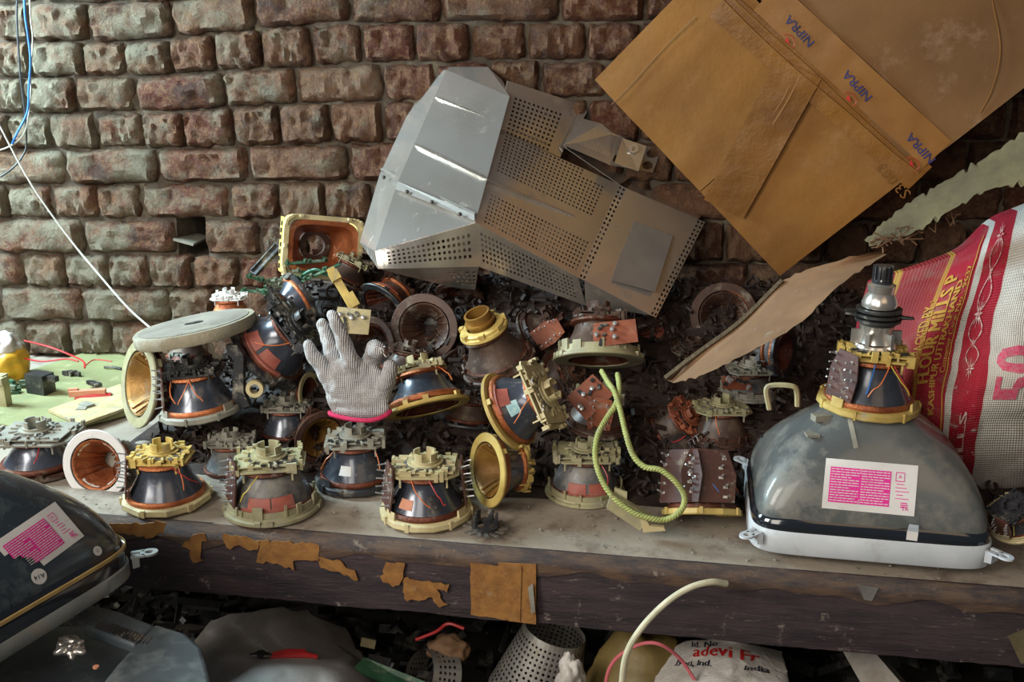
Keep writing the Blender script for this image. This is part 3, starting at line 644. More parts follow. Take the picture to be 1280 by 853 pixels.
M['gold'] = mat('tan_tape_line', (.60,.42,.16), (.40,.26,.10), .4, scale=30, bump=.05)
def crt(name, label, loc, rz, A, B, Hf, mats, tilt=(0, 0), group=None, bt=.050):
    root = empty(name, Matrix.Translation(loc) @ Matrix.Rotation(rz, 4, 'Z') @ Matrix.Rotation(tilt[0], 4, 'X') @ Matrix.Rotation(tilt[1], 4, 'Y')); tag(root, label, 'picture tube', group)
    b = MB(); loft(b, [sq(A*.55, B*.55, 3, .001), sq(A*.9, B*.9, 5, .005), sq(A*.985, B*.985, 7, .013), sq(A, B, 8, .022), sq(A, B, 8, .056), sq(A*.99, B*.99, 8, .066), sq(A*.97, B*.965, 7, .071)], cap0=True); b.build('glass_panel', M['glass'], root, ang=50)
    b = MB(); loft(b, [sq(A*1.001, B*1.001, 8, .014), sq(A*1.012, B*1.015, 8, .016), sq(A*1.012, B*1.015, 8, bt), sq(A*1.001, B*1.001, 8, bt+.002)]); b.build('rim_band', M[mats[1]], root, ang=50)
    if mats[2]:
        b = MB(); loft(b, [sq(A*1.002, B*1.002, 8, .060), sq(A*1.008, B*1.01, 8, .061), sq(A*1.008, B*1.01, 8, .066), sq(A*1.002, B*1.002, 8, .067)]); b.build('tape_line', M[mats[2]], root, ang=50)
    rings = []; N_ = 22
    for i in range(N_+1):
        t = i/N_; k = 1-t; e = (k**.72)*.93+.0; a = .052+(A*.965-.052)*(1-t**1.95); bb = .052+(B*.96-.052)*(1-t**1.6)
        if t < .06: a = A*.965
        rings.append(sq(a, bb, 7*k**1.3+2, .068+(Hf+.012)*t))
    fb = MB(); loft(fb, rings); fo = fb.build('funnel', M[mats[0]], root, ang=60)
    bvh = BVHTree.FromPolygons([v[:] for v in fb.v], fb.f)
    for sx, sy in ((-1,-1),(1,-1),(1,1),(-1,1)):
        ca = math.atan2(sy, sx); b = MB(Matrix.Translation((sx*A*.95, sy*B*.95, .046)) @ Matrix.Rotation(ca, 4, 'Z') @ Matrix.Scale(.78, 4))
        b.prism([(0,-.016,0),(.012,-.012,0),(.012,.012,0),(0,.016,0)], (0,0,-.02))
        b.lathe([(.006,-.002),(.013,-.002),(.013,.002),(.006,.002)], 18, M=Matrix.Translation((.030, 0, 0)) @ Matrix.Diagonal((1.25, 1, 1, 1)))
        b.box((.010, .009, 0), (.024, .007, .004)); b.box((.010, -.009, 0), (.024, .007, .004))
        b.build('mounting_lug', M['band_grey' if mats[1] == 'band_grey' else 'band_white'], root)
    return root, bvh
def wrap(bvh, o, d, off=.001):
    h = bvh.ray_cast(o, d)
    if h[0] is None: return None
    n = h[1] if h[1].dot(d) < 0 else -h[1]
    return h[0]+n*off
def tube_label(root, bvh, cen, xdir, ydir, d, w, h, torn=False):
    """printed label laid on the funnel; cen = a point well outside it, d = projecting direction"""
    def fn(x, y, off): return wrap(bvh, cen+xdir*x+ydir*y, d, off) or (cen+xdir*x+ydir*y)
    def sheet(x0, x1, y0, y1, off, m, name, par, nx_=14, ny_=10, cut=None):
        b = MB(); 
        for j in range(ny_+1):
            for i in range(nx_+1): b.v.append(fn(x0+(x1-x0)*i/nx_, y0+(y1-y0)*j/ny_, off))
        for j in range(ny_):
            for i in range(nx_):
                if cut and cut(i/nx_, j/ny_): continue
                a = j*(nx_+1)+i; b.f.append((a, a+1, a+nx_+2, a+nx_+1))
        return b.build(name, M[m], par, smooth=True)
    lab = sheet(-w/2, w/2, -h/2, h/2, .0012, 'paper', 'warning_label', root, 20, 14, cut=(lambda u, v: torn and u < .30 and v < .62-u*.9))
    lab['label'] = 'white label with magenta print block'
    x0, x1, y0, y1 = -w*.44, w*.22, -h*.36, h*.34
    sheet(x0, x1, y0, y1, .0018, 'magenta', 'print_block', lab, 14, 8, cut=(lambda u, v: torn and u < .22 and v < .45-u))
    b = MB(); r = random.Random(3)
    def bar(x0_, x1_, y_, t, off=.0024):
        P = [fn(x0_, y_-t/2, off), fn(x1_, y_-t/2, off), fn(x1_, y_+t/2, off), fn(x0_, y_+t/2, off)]; b.add(P, [(0,1,2,3)])
    xm = (x0+x1)/2; nl = 13
    for i in range(nl):
        y_ = y1-(i+.8)*(y1-y0)/(nl+.6)
        for (p, q) in ((x0, xm), (xm, x1)):
            x = p+w*.012; e = q-w*.012-(r.uniform(0, .1)*w if i % 4 == 3 else 0)
            if torn and i > 6: x += w*.1 if p == x0 else 0
            while x < e:
                l_ = r.uniform(.02, .07)*w; bar(x, min(x+l_, e), y_, h*.017); x += l_+w*.008
    bar(xm-w*.003, xm+w*.003, (y0+y1)/2, (y1-y0))
    b.build('white_lettering', M['paper'], lab, smooth=False)
    b = MB(); xx = w*.27
    for (p, q, s_, t) in ((xx, xx+w*.09, h*.33, .008), (xx, xx+w*.09, h*.16, .008)): bar(p, q, s_, h*t*2)
    for p in (xx, xx+w*.09): bar(p-w*.003, p+w*.003, h*.245, h*.17)
    for i in range(5): bar(xx+r.uniform(0, .02)*w, xx+w*r.uniform(.07, .17), h*(.10-.07*i), h*.014)
    for i in range(3): bar(xx+w*.07, xx+w*r.uniform(.1, .16), h*(-.26-.04*i), h*.02)
    map_text(b, 'A', h*.1, lambda x, y: fn(xx+w*.045+x, h*.245+y, .0024)); map_text(b, 'TR', h*.12, lambda x, y: fn(xx+w*.12+x, -h*.37+y, .0024))
    b.build('magenta_lettering', M['magenta'], lab, smooth=False)
    return fn
cc = onZ(1070, 661, 0.002)
tube1, bv1 = crt('picture_tube', 'large grey picture tube standing face down on the right of the bench, yoke on top', cc, math.radians(-1), .176, .135, .142, ('funnel', 'band_white', None))
d1 = Vector((0, 1, -.45)).normalized()
Mi = tube1.matrix_world.inverted()
def tl(px, py, Y=1.2): return Mi @ onY(px, py, Y)
def ray_label(root, bvh, px0, px1, torn=False, ang=None):
    pass
ctr = tl(1087, 609); dd = (Mi.to_3x3() @ ray(1087, 609)).normalized()
k_ = mpp(tube1.matrix_world @ wrap(bv1, ctr, dd, 0)); ax = math.radians(-5)
xd = Mi.to_3x3() @ (CR*math.cos(ax)+CU*math.sin(ax)); yd = Mi.to_3x3() @ (-CR*math.sin(ax)+CU*math.cos(ax))
tube_label(tube1, bv1, ctr, xd, yd, dd, 116*k_, 63*k_)
def stick(root, bvh, px, py, w, h, ang, m, name, label=None, Y=1.2, rnd_=False, txt=None):
    Mi_ = root.matrix_world.inverted(); c0 = Mi_ @ onY(px, py, Y); d_ = (Mi_.to_3x3() @ ray(px, py)).normalized(); h0 = wrap(bvh, c0, d_, 0); k = mpp(root.matrix_world @ h0) if h0 else mpp(onY(px, py, Y)); a = math.radians(ang)
    x_ = Mi_.to_3x3() @ (CR*math.cos(a)+CU*math.sin(a)); y_ = Mi_.to_3x3() @ (-CR*math.sin(a)+CU*math.cos(a))
    f = lambda x, y, off=.0014: wrap(bvh, c0+x_*x*k+y_*y*k, d_, off) or (c0+x_*x*k+y_*y*k)
    b = MB()
    if rnd_: pts = [(w/2*math.cos(t*PI/10), h/2*math.sin(t*PI/10)) for t in range(20)]
    else: pts = [(-w/2,-h/2),(0,-h/2),(w/2,-h/2),(w/2,0),(w/2,h/2),(0,h/2),(-w/2,h/2),(-w/2,0)]
    b.add([f(0, 0)]+[f(*p) for p in pts], [(0, i+1, (i+1) % len(pts)+1) for i in range(len(pts))])
    o = b.build(name, M[m], root, label=label)
    if txt:
        b = MB(); map_text(b, txt, h*.42, lambda x, y: f(x, y, .002)); b.build('lettering', M['ink_dark'], o, smooth=False)
    return o
stick(tube1, bv1, 1141, 665, 14, 22, -8, 'paper', 'tape_scrap', 'white scrap of tape near the rim')
stick(tube1, bv1, 1066, 542, 6, 38, 12, 'grayp', 'tape_strip')
def wr1(px, py, off):
    for k in range(30):
        p = wrap(bv1, tl(px+k*2, py+k), (Mi.to_3x3() @ ray(px+k*2, py+k)).normalized(), off)
        if p: return p
    return Vector((0, -.1, .15))
b = MB(); P = wr1(1028, 524, .004)
b.rbox(P, (.028, .016, .010), .4); P = wr1(1016, 545, .003); b.rbox(P, (.02, .018, .004), .2); b.build('rubber_wedge', M['grayp'], tube1)
b = MB(); P = wr1(949, 545, .001); b.lathe([(.0,0),(.004,0),(.004,.002),(0,.003)], 12, M=Matrix.Translation(P)); b.build('anode_contact', M['black'], tube1)
# yoke and neck of the large tube
T1 = Matrix.Translation((-.004, .0, .215)) @ Matrix.Rotation(math.radians(2), 4, 'Y') @ Matrix.Scale(.074, 4)
yoke_parts(tube1, T1, kind='yellow', ferrite='ferrite', flange='ribbed', seed=50, h=1.1, deck='yellow', deckw=1.45, boards=('FL',), boardmat='pcb_dark', wires=('wire_orange','wire_blue','wire_yellow','wire_red'), neck=False, coil='copper', inner='copper_dark')
zt = .215 + .074*1.13
b = MB(); b.lathe([(.004,-.2),(.0145,-.2),(.0145,.118),(.013,.122),(.004,.122)], 24, M=Matrix.Translation((-.002, 0, zt))); b.build('glass_neck', M['glass'], tube1)
b = MB(Matrix.Translation((-.002, 0, zt)))
b.lathe([(.015,.012),(.030,.012),(.032,.016),(.030,.020),(.015,.020)], 28); b.lathe([(.015,.022),(.026,.022),(.022,.038),(.026,.050),(.015,.052)], 28)
for k in range(6): a = k*1.05; b.rbox((.028*math.cos(a), .028*math.sin(a), .03), (.018, .006, .022), a)
b.build('clamp_ring', M['steel'], tube1)
b = MB(Matrix.Translation((-.002, 0, zt)))
for z in (.056, .064, .072): b.lathe([(.015,z),(.034,z),(.034,z+.004),(.015,z+.004)], 30)
for k, (a, l_) in enumerate(((0.1, .026), (-.35, .02), (3.3, .022), (2.7, .018))): b.rbox((.040*math.cos(a), .040*math.sin(a), .060+.006*(k % 3)), (l_, .008, .003), a)
b.build('purity_magnets', M['blacksteel'], tube1)
b = MB(Matrix.Translation((-.002, 0, zt))); b.lathe([(.013,.078),(.026,.078),(.027,.084),(.023,.094),(.019,.100),(.021,.112),(.013,.116)], 28); b.build('neck_shield', M['steel'], tube1)
b = MB(Matrix.Translation((-.002, 0, zt))); b.lathe([(.002,.114),(.015,.114),(.016,.118),(.012,.120),(.012,.142),(.002,.144)], 24)
for k in range(12): a = k*PI/6; b.rbox((.013*math.cos(a), .013*math.sin(a), .13), (.004, .003, .024), a)
b.build('neck_base', M['black'], tube1)
# left tube, cut by the frame
corner = onZ(172, 728, .012); far = onZ(0, 836, .012); e1 = (far-corner).normalized(); A2, B2 = .215, .165
rz = math.atan2(e1.y, e1.x)                                   # local x runs from the corner along the near edge
e2 = Vector((e1.y, -e1.x, 0)); 
if e2.y < 0: e2 = -e2
cen2 = corner + e1*A2*.97 + e2*B2*.95
tube2, bv2 = crt('picture_tube', 'dark glossy picture tube at the left edge with torn magenta label and round A14 sticker', cen2, rz+PI, A2, B2, .15, ('funnel_dark', 'band_grey', 'gold'), bt=.036)
Mi2 = tube2.matrix_world.inverted(); c2 = Mi2 @ onY(50, 675, .7); d2 = (Mi2.to_3x3() @ ray(50, 675)).normalized(); k2 = mpp(tube2.matrix_world @ wrap(bv2, c2, d2, 0)); ax = math.radians(38)
xd = Mi2.to_3x3() @ (CR*math.cos(ax)+CU*math.sin(ax)*.9); yd = Mi2.to_3x3() @ (-CR*math.sin(ax)+CU*math.cos(ax)*.9)
tube_label(tube2, bv2, c2, xd, yd, d2, 96*k2, 62*k2, torn=True)
stick(tube2, bv2, 48, 721, 20, 20, 200, 'paper', 'round_sticker', 'round white A14 sticker', Y=.7, rnd_=True, txt='A14')
stick(tube2, bv2, 121, 689, 11, 12, 20, 'paper', 'round_sticker', 'small round white sticker', Y=.7, rnd_=True, txt='C')
b = MB(Matrix.Translation((0, 0, .222)))
b.lathe([(.035,0),(.06,0),(.062,.008),(.06,.012),(.035,.012)], 32); b.lathe([(.014,-.01),(.017,-.01),(.017,.1),(.014,.1)], 20); b.build('neck', M['cream'], tube2)

# ---------------------------------------------------------------- sheet-metal shield
def quad(P, u, v): return P[0].lerp(P[1], u).lerp(P[3].lerp(P[2], u), v)     # P: 00,10,11,01
def perf(b, P, nx_, ny_, hole, r_=.30, off=None):
    for j in range(ny_):
        for i in range(nx_):
            u0, u1, v0, v1 = i/nx_, (i+1)/nx_, j/ny_, (j+1)/ny_; uc, vc = (u0+u1)/2, (v0+v1)/2
            if not hole(uc, vc):
                b.add([quad(P, u0, v0), quad(P, u1, v0), quad(P, u1, v1), quad(P, u0, v1)], [(0,1,2,3)]); continue
            O = [quad(P, uc+(u1-u0)/2*x, vc+(v1-v0)/2*y) for x, y in ((1,0),(1,1),(0,1),(-1,1),(-1,0),(-1,-1),(0,-1),(1,-1))]
            I = [quad(P, uc+(u1-u0)*r_*math.cos(k*PI/4), vc+(v1-v0)*r_*math.sin(k*PI/4)) for k in range(8)]
            b.add(O+I, [(k, (k+1) % 8, 8+(k+1) % 8, 8+k) for k in range(8)])
sh = empty('metal_shield', loc=onY(640, 330, 1.9)); tag(sh, 'large perforated sheet-metal shield with folded facets, tipped on the heap against the brick wall', 'metal casing')
so = Vector(sh.location)
def S(x, y, t):                          # pixel + distance from the camera axis plane
    return CO + ray(x, y)*t - so
def solid(b, th=.0012): return b
def panel(name, b, ang=30, m='steel', label=None):
    o = b.build(name, M[m], sh, smooth=False, label=label)
    md = o.modifiers.new('thickness', 'SOLIDIFY'); md.thickness = .0014; md.offset = 0
    return o
a_tl, a_tr = S(558, 88, 2.14), S(637, 121, 2.04); a_nl = S(560, 83, 2.16)
fold_b = S(594, 279, 1.86); a_ml = S(497, 229, 1.98); a_bl = S(469, 314, 1.90); ftop = S(634, 101, 2.07)
fl_t, fl_m, fl_b = S(536, 87, 2.28), S(475, 218, 2.10), S(450, 303, 2.02); fl_b2 = S(473, 336, 1.90)
d_tr, d_k, d_br, d_bb = S(727, 131, 2.16), S(704, 183, 2.10), S(774, 231, 2.10), S(723, 347, 1.93)
e_b, e_l = S(732, 382, 1.98), S(598, 333, 1.92); f_r, f_rr, f_b = S(879, 277, 2.16), S(866, 326, 2.15), S(806, 399, 2.08)
f_i = [S(800, 250, 2.09)]
b = MB(); b.add([a_tl, a_tr, fold_b, a_ml], [(0,1,2,3)]); panel('front_panel', b)
b = MB(); b.add([a_tl, S(562, 84, 2.15), S(610, 84, 2.14), S(628, 101, 2.10), a_tr], [(0,1,2,3,4)]); panel('top_flap', b)
b = MB(); perf(b, [S(563, 85, 2.15), S(609, 85, 2.14), S(600, 91, 2.22), S(575, 91, 2.22)], 7, 2, lambda u, v: True); panel('top_vent', b)
b = MB(); b.add([fl_t, a_tl, a_ml, fl_m], [(0,1,2,3)]); b.add([fl_m, a_ml, a_bl, fl_b], [(0,1,2,3)]); b.add([fl_b, a_bl, fl_b2], [(0,1,2)]); panel('side_flange', b)
b = MB(); b.add([a_ml, fold_b, a_bl], [(0,1,2)]); panel('corner_facet', b)
b = MB(); perf(b, [a_bl, fold_b, e_l, fl_b2], 20, 6, lambda u, v: .12 < u < .97 and .22 < v < .80); panel('lower_vent_facet', b)
b = MB(); perf(b, [fl_b2, e_l, S(594, 362, 2.0), S(570, 360, 2.02)], 12, 6, lambda u, v: u > .55 and v < .85 and v > .1); panel('underside_vent', b)
fm = S(619, 164, 2.0)
b = MB(); Q1 = [ftop, d_tr, S(700, 197, 2.085), S(621, 163, 2.01)]
perf(b, Q1, 16, 12, lambda u, v: .14 < u < .80 and v > .26); panel('top_vent_panel', b)
Q2 = [S(621, 163, 2.01), d_br, d_bb, fold_b]
b = MB(); perf(b, Q2, 31, 26, lambda u, v: (.05 < u < .90 and v < .42) and not (u > .72 and v < .08) or (.05 < u < .97 and .66 < v < .97)); panel('main_vent_panel', b)
b = MB(); perf(b, [fold_b, d_bb, e_b, e_l], 28, 8, lambda u, v: .04 < u < .94 and .1 < v < .85); panel('lower_vent_panel', b)
g1, g2 = S(783, 236, 2.095), S(731, 351, 1.93)
b = MB(); perf(b, [d_br, g1, g2, d_bb], 2, 20, lambda u, v: True, .32); panel('fold_vent_strip', b)
h1, h2 = S(872, 274, 2.115), S(812, 394, 1.95)
b = MB(); b.add([g1, h1, h2, e_b, g2], [(0,1,2,3,4)]); panel('end_panel', b)
b = MB(); perf(b, [h1, S(881, 278, 2.12), S(806+14, 397, 1.955), h2], 2, 22, lambda u, v: True, .32); panel('edge_vent_strip', b)
M['darkpatch'] = mat('grey_insulating_sheet', (.40,.40,.40), (.30,.30,.31), .3, .6, scale=10, bump=.05)
def inpan(x, y, lift=.003):
    n = (h1-g1).cross(g2-g1).normalized(); n = -n if n.dot(g1+so-CO) > 0 else n
    return onP(x, y, g1+so, n) - so + n*lift
b = MB(); b.prism([inpan(793, 278), inpan(840, 296), inpan(818, 366), inpan(765, 352), inpan(775, 320)], CF*.001); panel('insulating_sheet', b, m='darkpatch', label='smoky grey sheet stuck to the end panel')
b = MB()
for p, q, t in ((S(544, 121, 2.10), S(627, 154, 2.01), 1), (S(518, 180, 2.03), S(605, 222, 1.92), 1), (S(627, 155, 2.01), S(684, 181, 2.06), 0), (S(605, 223, 1.92), S(721, 272, 2.005), 1)):
    n = CF*-.002; b.tube([p+n, p.lerp(q, .06)+n*2.2, p.lerp(q, .5)+n*2.2, p.lerp(q, .95)+n*2.2, q+n], [.002, .0045, .0045, .0045, .002], 10, flat=.3)
b.build('pressed_rib', M['steel'], sh)
b = MB(); p, q = S(477, 212, 2.05), S(594, 268, 1.86); b.tube([p, q], .0035, 4); r_ = [S(500, 234, 1.96), S(590, 276, 1.855)]
b.prism([S(497, 227, 1.965), S(593, 268, 1.855), S(593, 276, 1.85), S(494, 236, 1.96)], CF*.002); b.build('seam_strip', M['steel'], sh)
b = MB()
for x, y, t in ((509, 240, 1.945), (540, 253, 1.91), (575, 268, 1.868), (480, 222, 2.03)): b.lathe([(0,-.001),(.004,-.001),(.004,.002),(0,.003)], 10, M=Matrix.Translation(S(x, y, t-.006)) @ orient(-CF)); b.build('screw', M['blacksteel'], sh); b = MB()
if 0: b.build('screw', M['blacksteel'], sh)
# upper back wall of the shield and the bracket with sockets
b = MB(); b.add([a_tl, a_tr, S(640, 100, 2.30), S(575, 80, 2.36)], [(0,1,2,3)]); b.add([d_k, d_br, S(800, 215, 2.26), S(728, 160, 2.28)], [(0,1,2,3)]); panel('inner_wall', b)
b = MB(); b.add([g1, h1, S(890, 262, 2.30), S(806, 212, 2.30)], [(0,1,2,3)]); panel('rear_wall', b)
b = MB(); b.add([S(727, 131, 2.155), S(734, 140, 2.15), S(708, 186, 2.09), S(704, 181, 2.09)], [(0,1,2,3)])
b.add([S(727, 148, 2.13), S(752, 155, 2.13), S(764, 166, 2.13), S(782, 172, 2.14), S(762, 206, 2.08), S(704, 181, 2.085)], [(0,1,2,3,4,5)])
b.add([S(752, 155, 2.13), S(758, 151, 2.16), S(800, 176, 2.18), S(782, 176, 2.14), S(764, 166, 2.13)], [(0,1,2,3,4)]); panel('bracket', b)
b = MB(); perf(b, [S(772, 172, 2.12), S(826, 188, 2.14), S(816, 216, 2.12), S(760, 206, 2.07)], 3, 2, lambda u, v: True, .36); panel('socket_plate', b)
b = MB(); perf(b, [S(803, 176, 2.16), S(829, 190, 2.17), S(822, 214, 2.16), S(800, 204, 2.15)], 2, 3, lambda u, v: True, .25); panel('side_socket_plate', b)
b = MB(); b.add([S(778, 173, 2.10), S(808, 183, 2.10), S(798, 214, 2.07), S(768, 204, 2.06)], [(0,1,2,3)]); o = panel('clear_cover', b)
b = MB(); b.lathe([(.005,0),(.009,0),(.009,.003),(.005,.003)], 16, M=Matrix.Translation(S(792, 186, 2.085)) @ orient(-CF)); b.build('fastener', M['steel'], sh)

# ---------------------------------------------------------------- cardboard box
tB, tL = 1.97, 1.92
Bc = CO + ray(975, 345)*tB; Lc = CO + ray(743, 100)*tL; eu = (Lc-Bc)            # B -> L
lo, hi = 1.0, 3.0
rr = ray(1400, 16)
# choose R so that BR is square to BL
tR = ((Bc-CO).dot(eu))/rr.dot(eu); Rc = CO + rr*tR; ev = Rc-Bc
print('boxvis', ev.dot(Bc-CO), eu.dot(Bc-CO)); print('box', eu.length, ev.length, tR, (Lc+ev-CO).dot(CF))
nb = eu.cross(ev).normalized()
if nb.dot(CF) < 0: nb = -nb
box = empty('cardboard_box', loc=Bc); tag(box, 'big taped cardboard box tipped on one corner at the upper right, printed tape across it', 'cardboard box')
UL, VL = eu.length, ev.length; eu.normalize(); ev.normalize(); DB = .17
def bp_(u, v, w=0): return eu*u + ev*v + nb*w
def buv(px, py, lift=0): q = onP(px, py, Bc, nb)-Bc; return q.dot(eu), q.dot(ev)
VSEAM = buv(1150, 220)[1]
def flapgrid(u0, u1, v0, v1, amp, seed, w=0.):
    b = MB(); nu, nv = 26, 26
    for k in (0, 1):
        n0 = len(b.v)
        for j in range(nv+1):
            for i in range(nu+1):
                u = u0+(u1-u0)*i/nu; v = v0+(v1-v0)*j/nv
                z = amp*(noise.noise(Vector((u*6, v*6, seed)))+.35*noise.noise(Vector((u*22, v*5, seed))))
                b.v.append(bp_(u, v, w+z+k*.004))
        for j in range(nv):
            for i in range(nu):
                a = n0+j*(nu+1)+i; b.f.append((a, a+1, a+nu+2, a+nu+1))
    Nn = (nu+1)*(nv+1); rim = [i for i in range(nu+1)] + [(j+1)*(nu+1)-1 for j in range(1, nv+1)] + [nv*(nu+1)+i for i in range(nu-1, -1, -1)] + [j*(nu+1) for j in range(nv-1, 0, -1)]
    for a, c_ in zip(rim, rim[1:]+rim[:1]): b.f.append((a, c_, Nn+c_, Nn+a))
    return b
USPLIT = buv(915, 205)[0]
flapgrid(USPLIT+.0012, UL, 0, VSEAM-.003, .006, 1).build('flap', M['card'], box, label='ochre flap, upper left')
flapgrid(0, USPLIT-.0005, 0, VSEAM-.003, .006, 1, .0005).build('flap', M['card'], box)
flapgrid(0, UL*1.0, VSEAM+.003, VL, .005, 9, -.004).build('flap', M['card2'], box, label='browner flap on the right')
b = MB()
for (p0, p1) in ((bp_(0,0,.004), bp_(UL,0,.004)), (bp_(UL,0,.004), bp_(UL,VL,.004)), (bp_(UL,VL,.004), bp_(0,VL,.004)), (bp_(0,VL,.004), bp_(0,0,.004))):
    n_ = 18; vs = []; 
    for i in range(n_+1):
        for k in range(5): vs.append(p0.lerp(p1, i/n_)+nb*(DB*k/4)+ nb.cross(p1-p0).normalized()*(.004*noise.noise(Vector((i*.5, k, p0.x*5)))*(1 if 0 < k < 4 else 0)))
    b.add(vs, [(i*5+k, i*5+k+1, (i+1)*5+k+1, (i+1)*5+k) for i in range(n_) for k in range(4)])
b.add([bp_(0,0,DB), bp_(UL,0,DB), bp_(UL,VL,DB), bp_(0,VL,DB)], [(0,1,2,3)]); b.build('box_body', M['card'], box, ang=40)
def boxstrip(c0, c1, wid, name, m, lift=.007, seed=0, amp=.0015, label=None):
    u0, v0 = buv(*c0); u1, v1 = buv(*c1); d = Vector((u1-u0, v1-v0)).normalized(); nn = Vector((-d.y, d.x)); b = MB(); n_ = 30; k_ = 6
    for k in (0, 1):
        for i in range(n_+1):
            for j in range(k_+1):
                t = i/n_; s_ = (j/k_-.5)*wid; u = u0+(u1-u0)*t+nn.x*s_; v = v0+(v1-v0)*t+nn.y*s_
                z = .006*(noise.noise(Vector((u*6, v*6, 1)))+.35*noise.noise(Vector((u*22, v*5, 1))))
                b.v.append(bp_(u, v, -lift*.55+z*.7+amp*noise.noise(Vector((u*40, v*40, seed)))-.0025 + k*.0008))
    q = (n_+1)*(k_+1)
    for k in (0, 1):
        for i in range(n_):
            for j in range(k_): a = k*q+i*(k_+1)+j; b.f.append((a, a+1, a+k_+2, a+k_+1))
    return b.build(name, M[m], box, label=label)
M['tape_pale'] = mat('glossy_printed_tape', (.28,.125,.03), (.20,.085,.02), .42, scale=8, bump=.15)
boxstrip((900, 4), (1150, 222), .055, 'packing_tape', 'tape_clear', .004, 1)
boxstrip((958, -5), (1172, 192), .062, 'printed_tape', 'tape_pale', .008, 2)
boxstrip((1000, 85), (905, 260), .085, 'packing_tape', 'tape_clear', .010, 3)
# wrinkles: raised folds along the seams
b = MB()
def fold(pts, r_): b.tube(spline([bp_(*buv(x, y), -.006) for x, y in pts], 6), r_, 5, flat=.6)
fold([(905,0),(950,45),(1000,90),(1060,140),(1110,185),(1148,215)], .0022); fold([(915,-4),(962,40),(1010,82),(1070,140),(1150,213)], .0016)
fold([(1000,95),(985,125),(962,160),(935,190),(915,210)], .002); fold([(990,100),(978,125),(950,165),(925,195)], .0014); fold([(870,20),(830,60),(790,105),(765,130)], .0012)
fold([(1240,0),(1250,60),(1240,110),(1225,140)], .0013)
b.build('fold_ridges', M['tape_pale'], box)
b = MB()
for px, py in ((1000, 38), (1072, 106), (1151, 184)):
    b = MB(); u0, v0 = buv(px, py); map_text(b, 'NIPRA', .0215, lambda x, y: bp_(u0+x*1.1, v0-y, -.0088+.0042*(noise.noise(Vector(((u0+x*1.1)*6, (v0-y)*6, 1)))+.35*noise.noise(Vector(((u0+x*1.1)*22, (v0-y)*5, 1))))), bold=.0003); b.build('tape_lettering', M['ink_blue'], box, smooth=False, label='dark blue NIPRA lettering')
b = MB()
for px, py in ((986, 50), (1062, 122), (1140, 203)):
    b = MB(); u0, v0 = buv(px, py); b.add([bp_(u0-.006, v0-.001, -.0135), bp_(u0+.008, v0+.004, -.0135), bp_(u0+.004, v0-.004, -.0135)], [(0,1,2)]); b.tube([bp_(u0+.014*math.cos(k*.5), v0+.010*math.sin(k*.5), -.013) for k in range(8)], .0005, 4); b.build('tape_emblem', M['ink_red'], box, smooth=False)
b = MB(); u0, v0 = buv(1128, 215); map_text(b, 'S3 003', .030, lambda x, y: bp_(u0+x, v0-.02-y*.9, -.0068)); o = b.build('faded_lettering', M['tape_clear'], box, smooth=False)
# ---------------------------------------------------------------- torn cardboard sheets
def sheet(name, upper, lower, th, m, nu=30, nv=10, bulge=0., amp=.004, fray=.003, seed=0):
    U = spline([onY(*p) for p in upper], 6); L_ = spline([onY(*p) for p in lower], 6)
    def samp(Pp, t): x = t*(len(Pp)-1); i = min(int(x), len(Pp)-2); return Pp[i].lerp(Pp[i+1], x-i)
    org = samp(U, .5).lerp(samp(L_, .5), .5); b = MB(); G = []
    for k in (0, 1):
        for j in range(nv+1):
            for i in range(nu+1):
                t, s_ = i/nu, j/nv; p = samp(U, t).lerp(samp(L_, t), s_) - CF*(bulge*math.sin(PI*s_)) 
                p += CF*(amp*noise.noise(Vector((t*5, s_*3, seed)))) + (CU*fray*noise.noise(Vector((t*40, s_, seed+3))) if j in (0, nv) else Vector())
                b.v.append(p - org + CF*th*k)
    Nn = (nu+1)*(nv+1)
    for k in (0, 1):
        for j in range(nv):
            for i in range(nu): a = k*Nn+j*(nu+1)+i; b.f.append((a, a+1, a+nu+2, a+nu+1))
    rim = [i for i in range(nu+1)] + [(j+1)*(nu+1)-1 for j in range(1, nv+1)] + [nv*(nu+1)+i for i in range(nu-1, -1, -1)] + [j*(nu+1) for j in range(nv-1, 0, -1)]
    for a, c_ in zip(rim, rim[1:]+rim[:1]): b.f.append((a, c_, Nn+c_, Nn+a))
    o = b.build(name, M[m]); o.location = org; return o
o = sheet('torn_cardboard', [(832,474,1.68),(868,446,1.68),(925,404,1.70),(978,352,1.72),(1040,328,1.72),(1112,311,1.74)], [(842,479,1.66),(878,469,1.60),(935,441,1.56),(1000,404,1.56),(1050,356,1.62),(1108,318,1.72)], .005, 'card_torn', 44, 14, -.022, .006, .004)
tag(o, 'curled torn brown cardboard strip leaning up to the neck of the large tube', 'cardboard')
b = MB(); P = [onY(*p)-o.location for p in ((832,473,1.675),(868,445,1.675),(925,403,1.695),(978,351,1.715))]; b.tube([p for p in spline(P, 8)], .005, 4); b.build('corrugated_edge', M['card_edge'], o, smooth=False)
o = sheet('fibreboard_strip', [(1082,300,1.78),(1125,262,1.78),(1180,228,1.76),(1235,196,1.74),(1300,152,1.70)], [(1088,308,1.76),(1140,292,1.72),(1190,262,1.70),(1240,236,1.66),(1300,228,1.62)], .006, 'card_pale', 44, 10, .006, .010, .014, 7)
tag(o, 'ragged pale green torn board sloping up to the right above the sack', 'board')
b = MB(); r = random.Random(8)
for k in range(26):
    t = r.random(); px = 1090+t*110; py = 306-t*40+r.uniform(-3, 4); p = onY(px, py, 1.735)-o.location; b.tube([p, p+CR*r.uniform(-.02, .012)+CU*r.uniform(-.016, .008), p+CR*r.uniform(-.03, .02)+CU*r.uniform(-.02, .01)], .0012, 4)
b.build('torn_fibres', M['card_torn'], o)
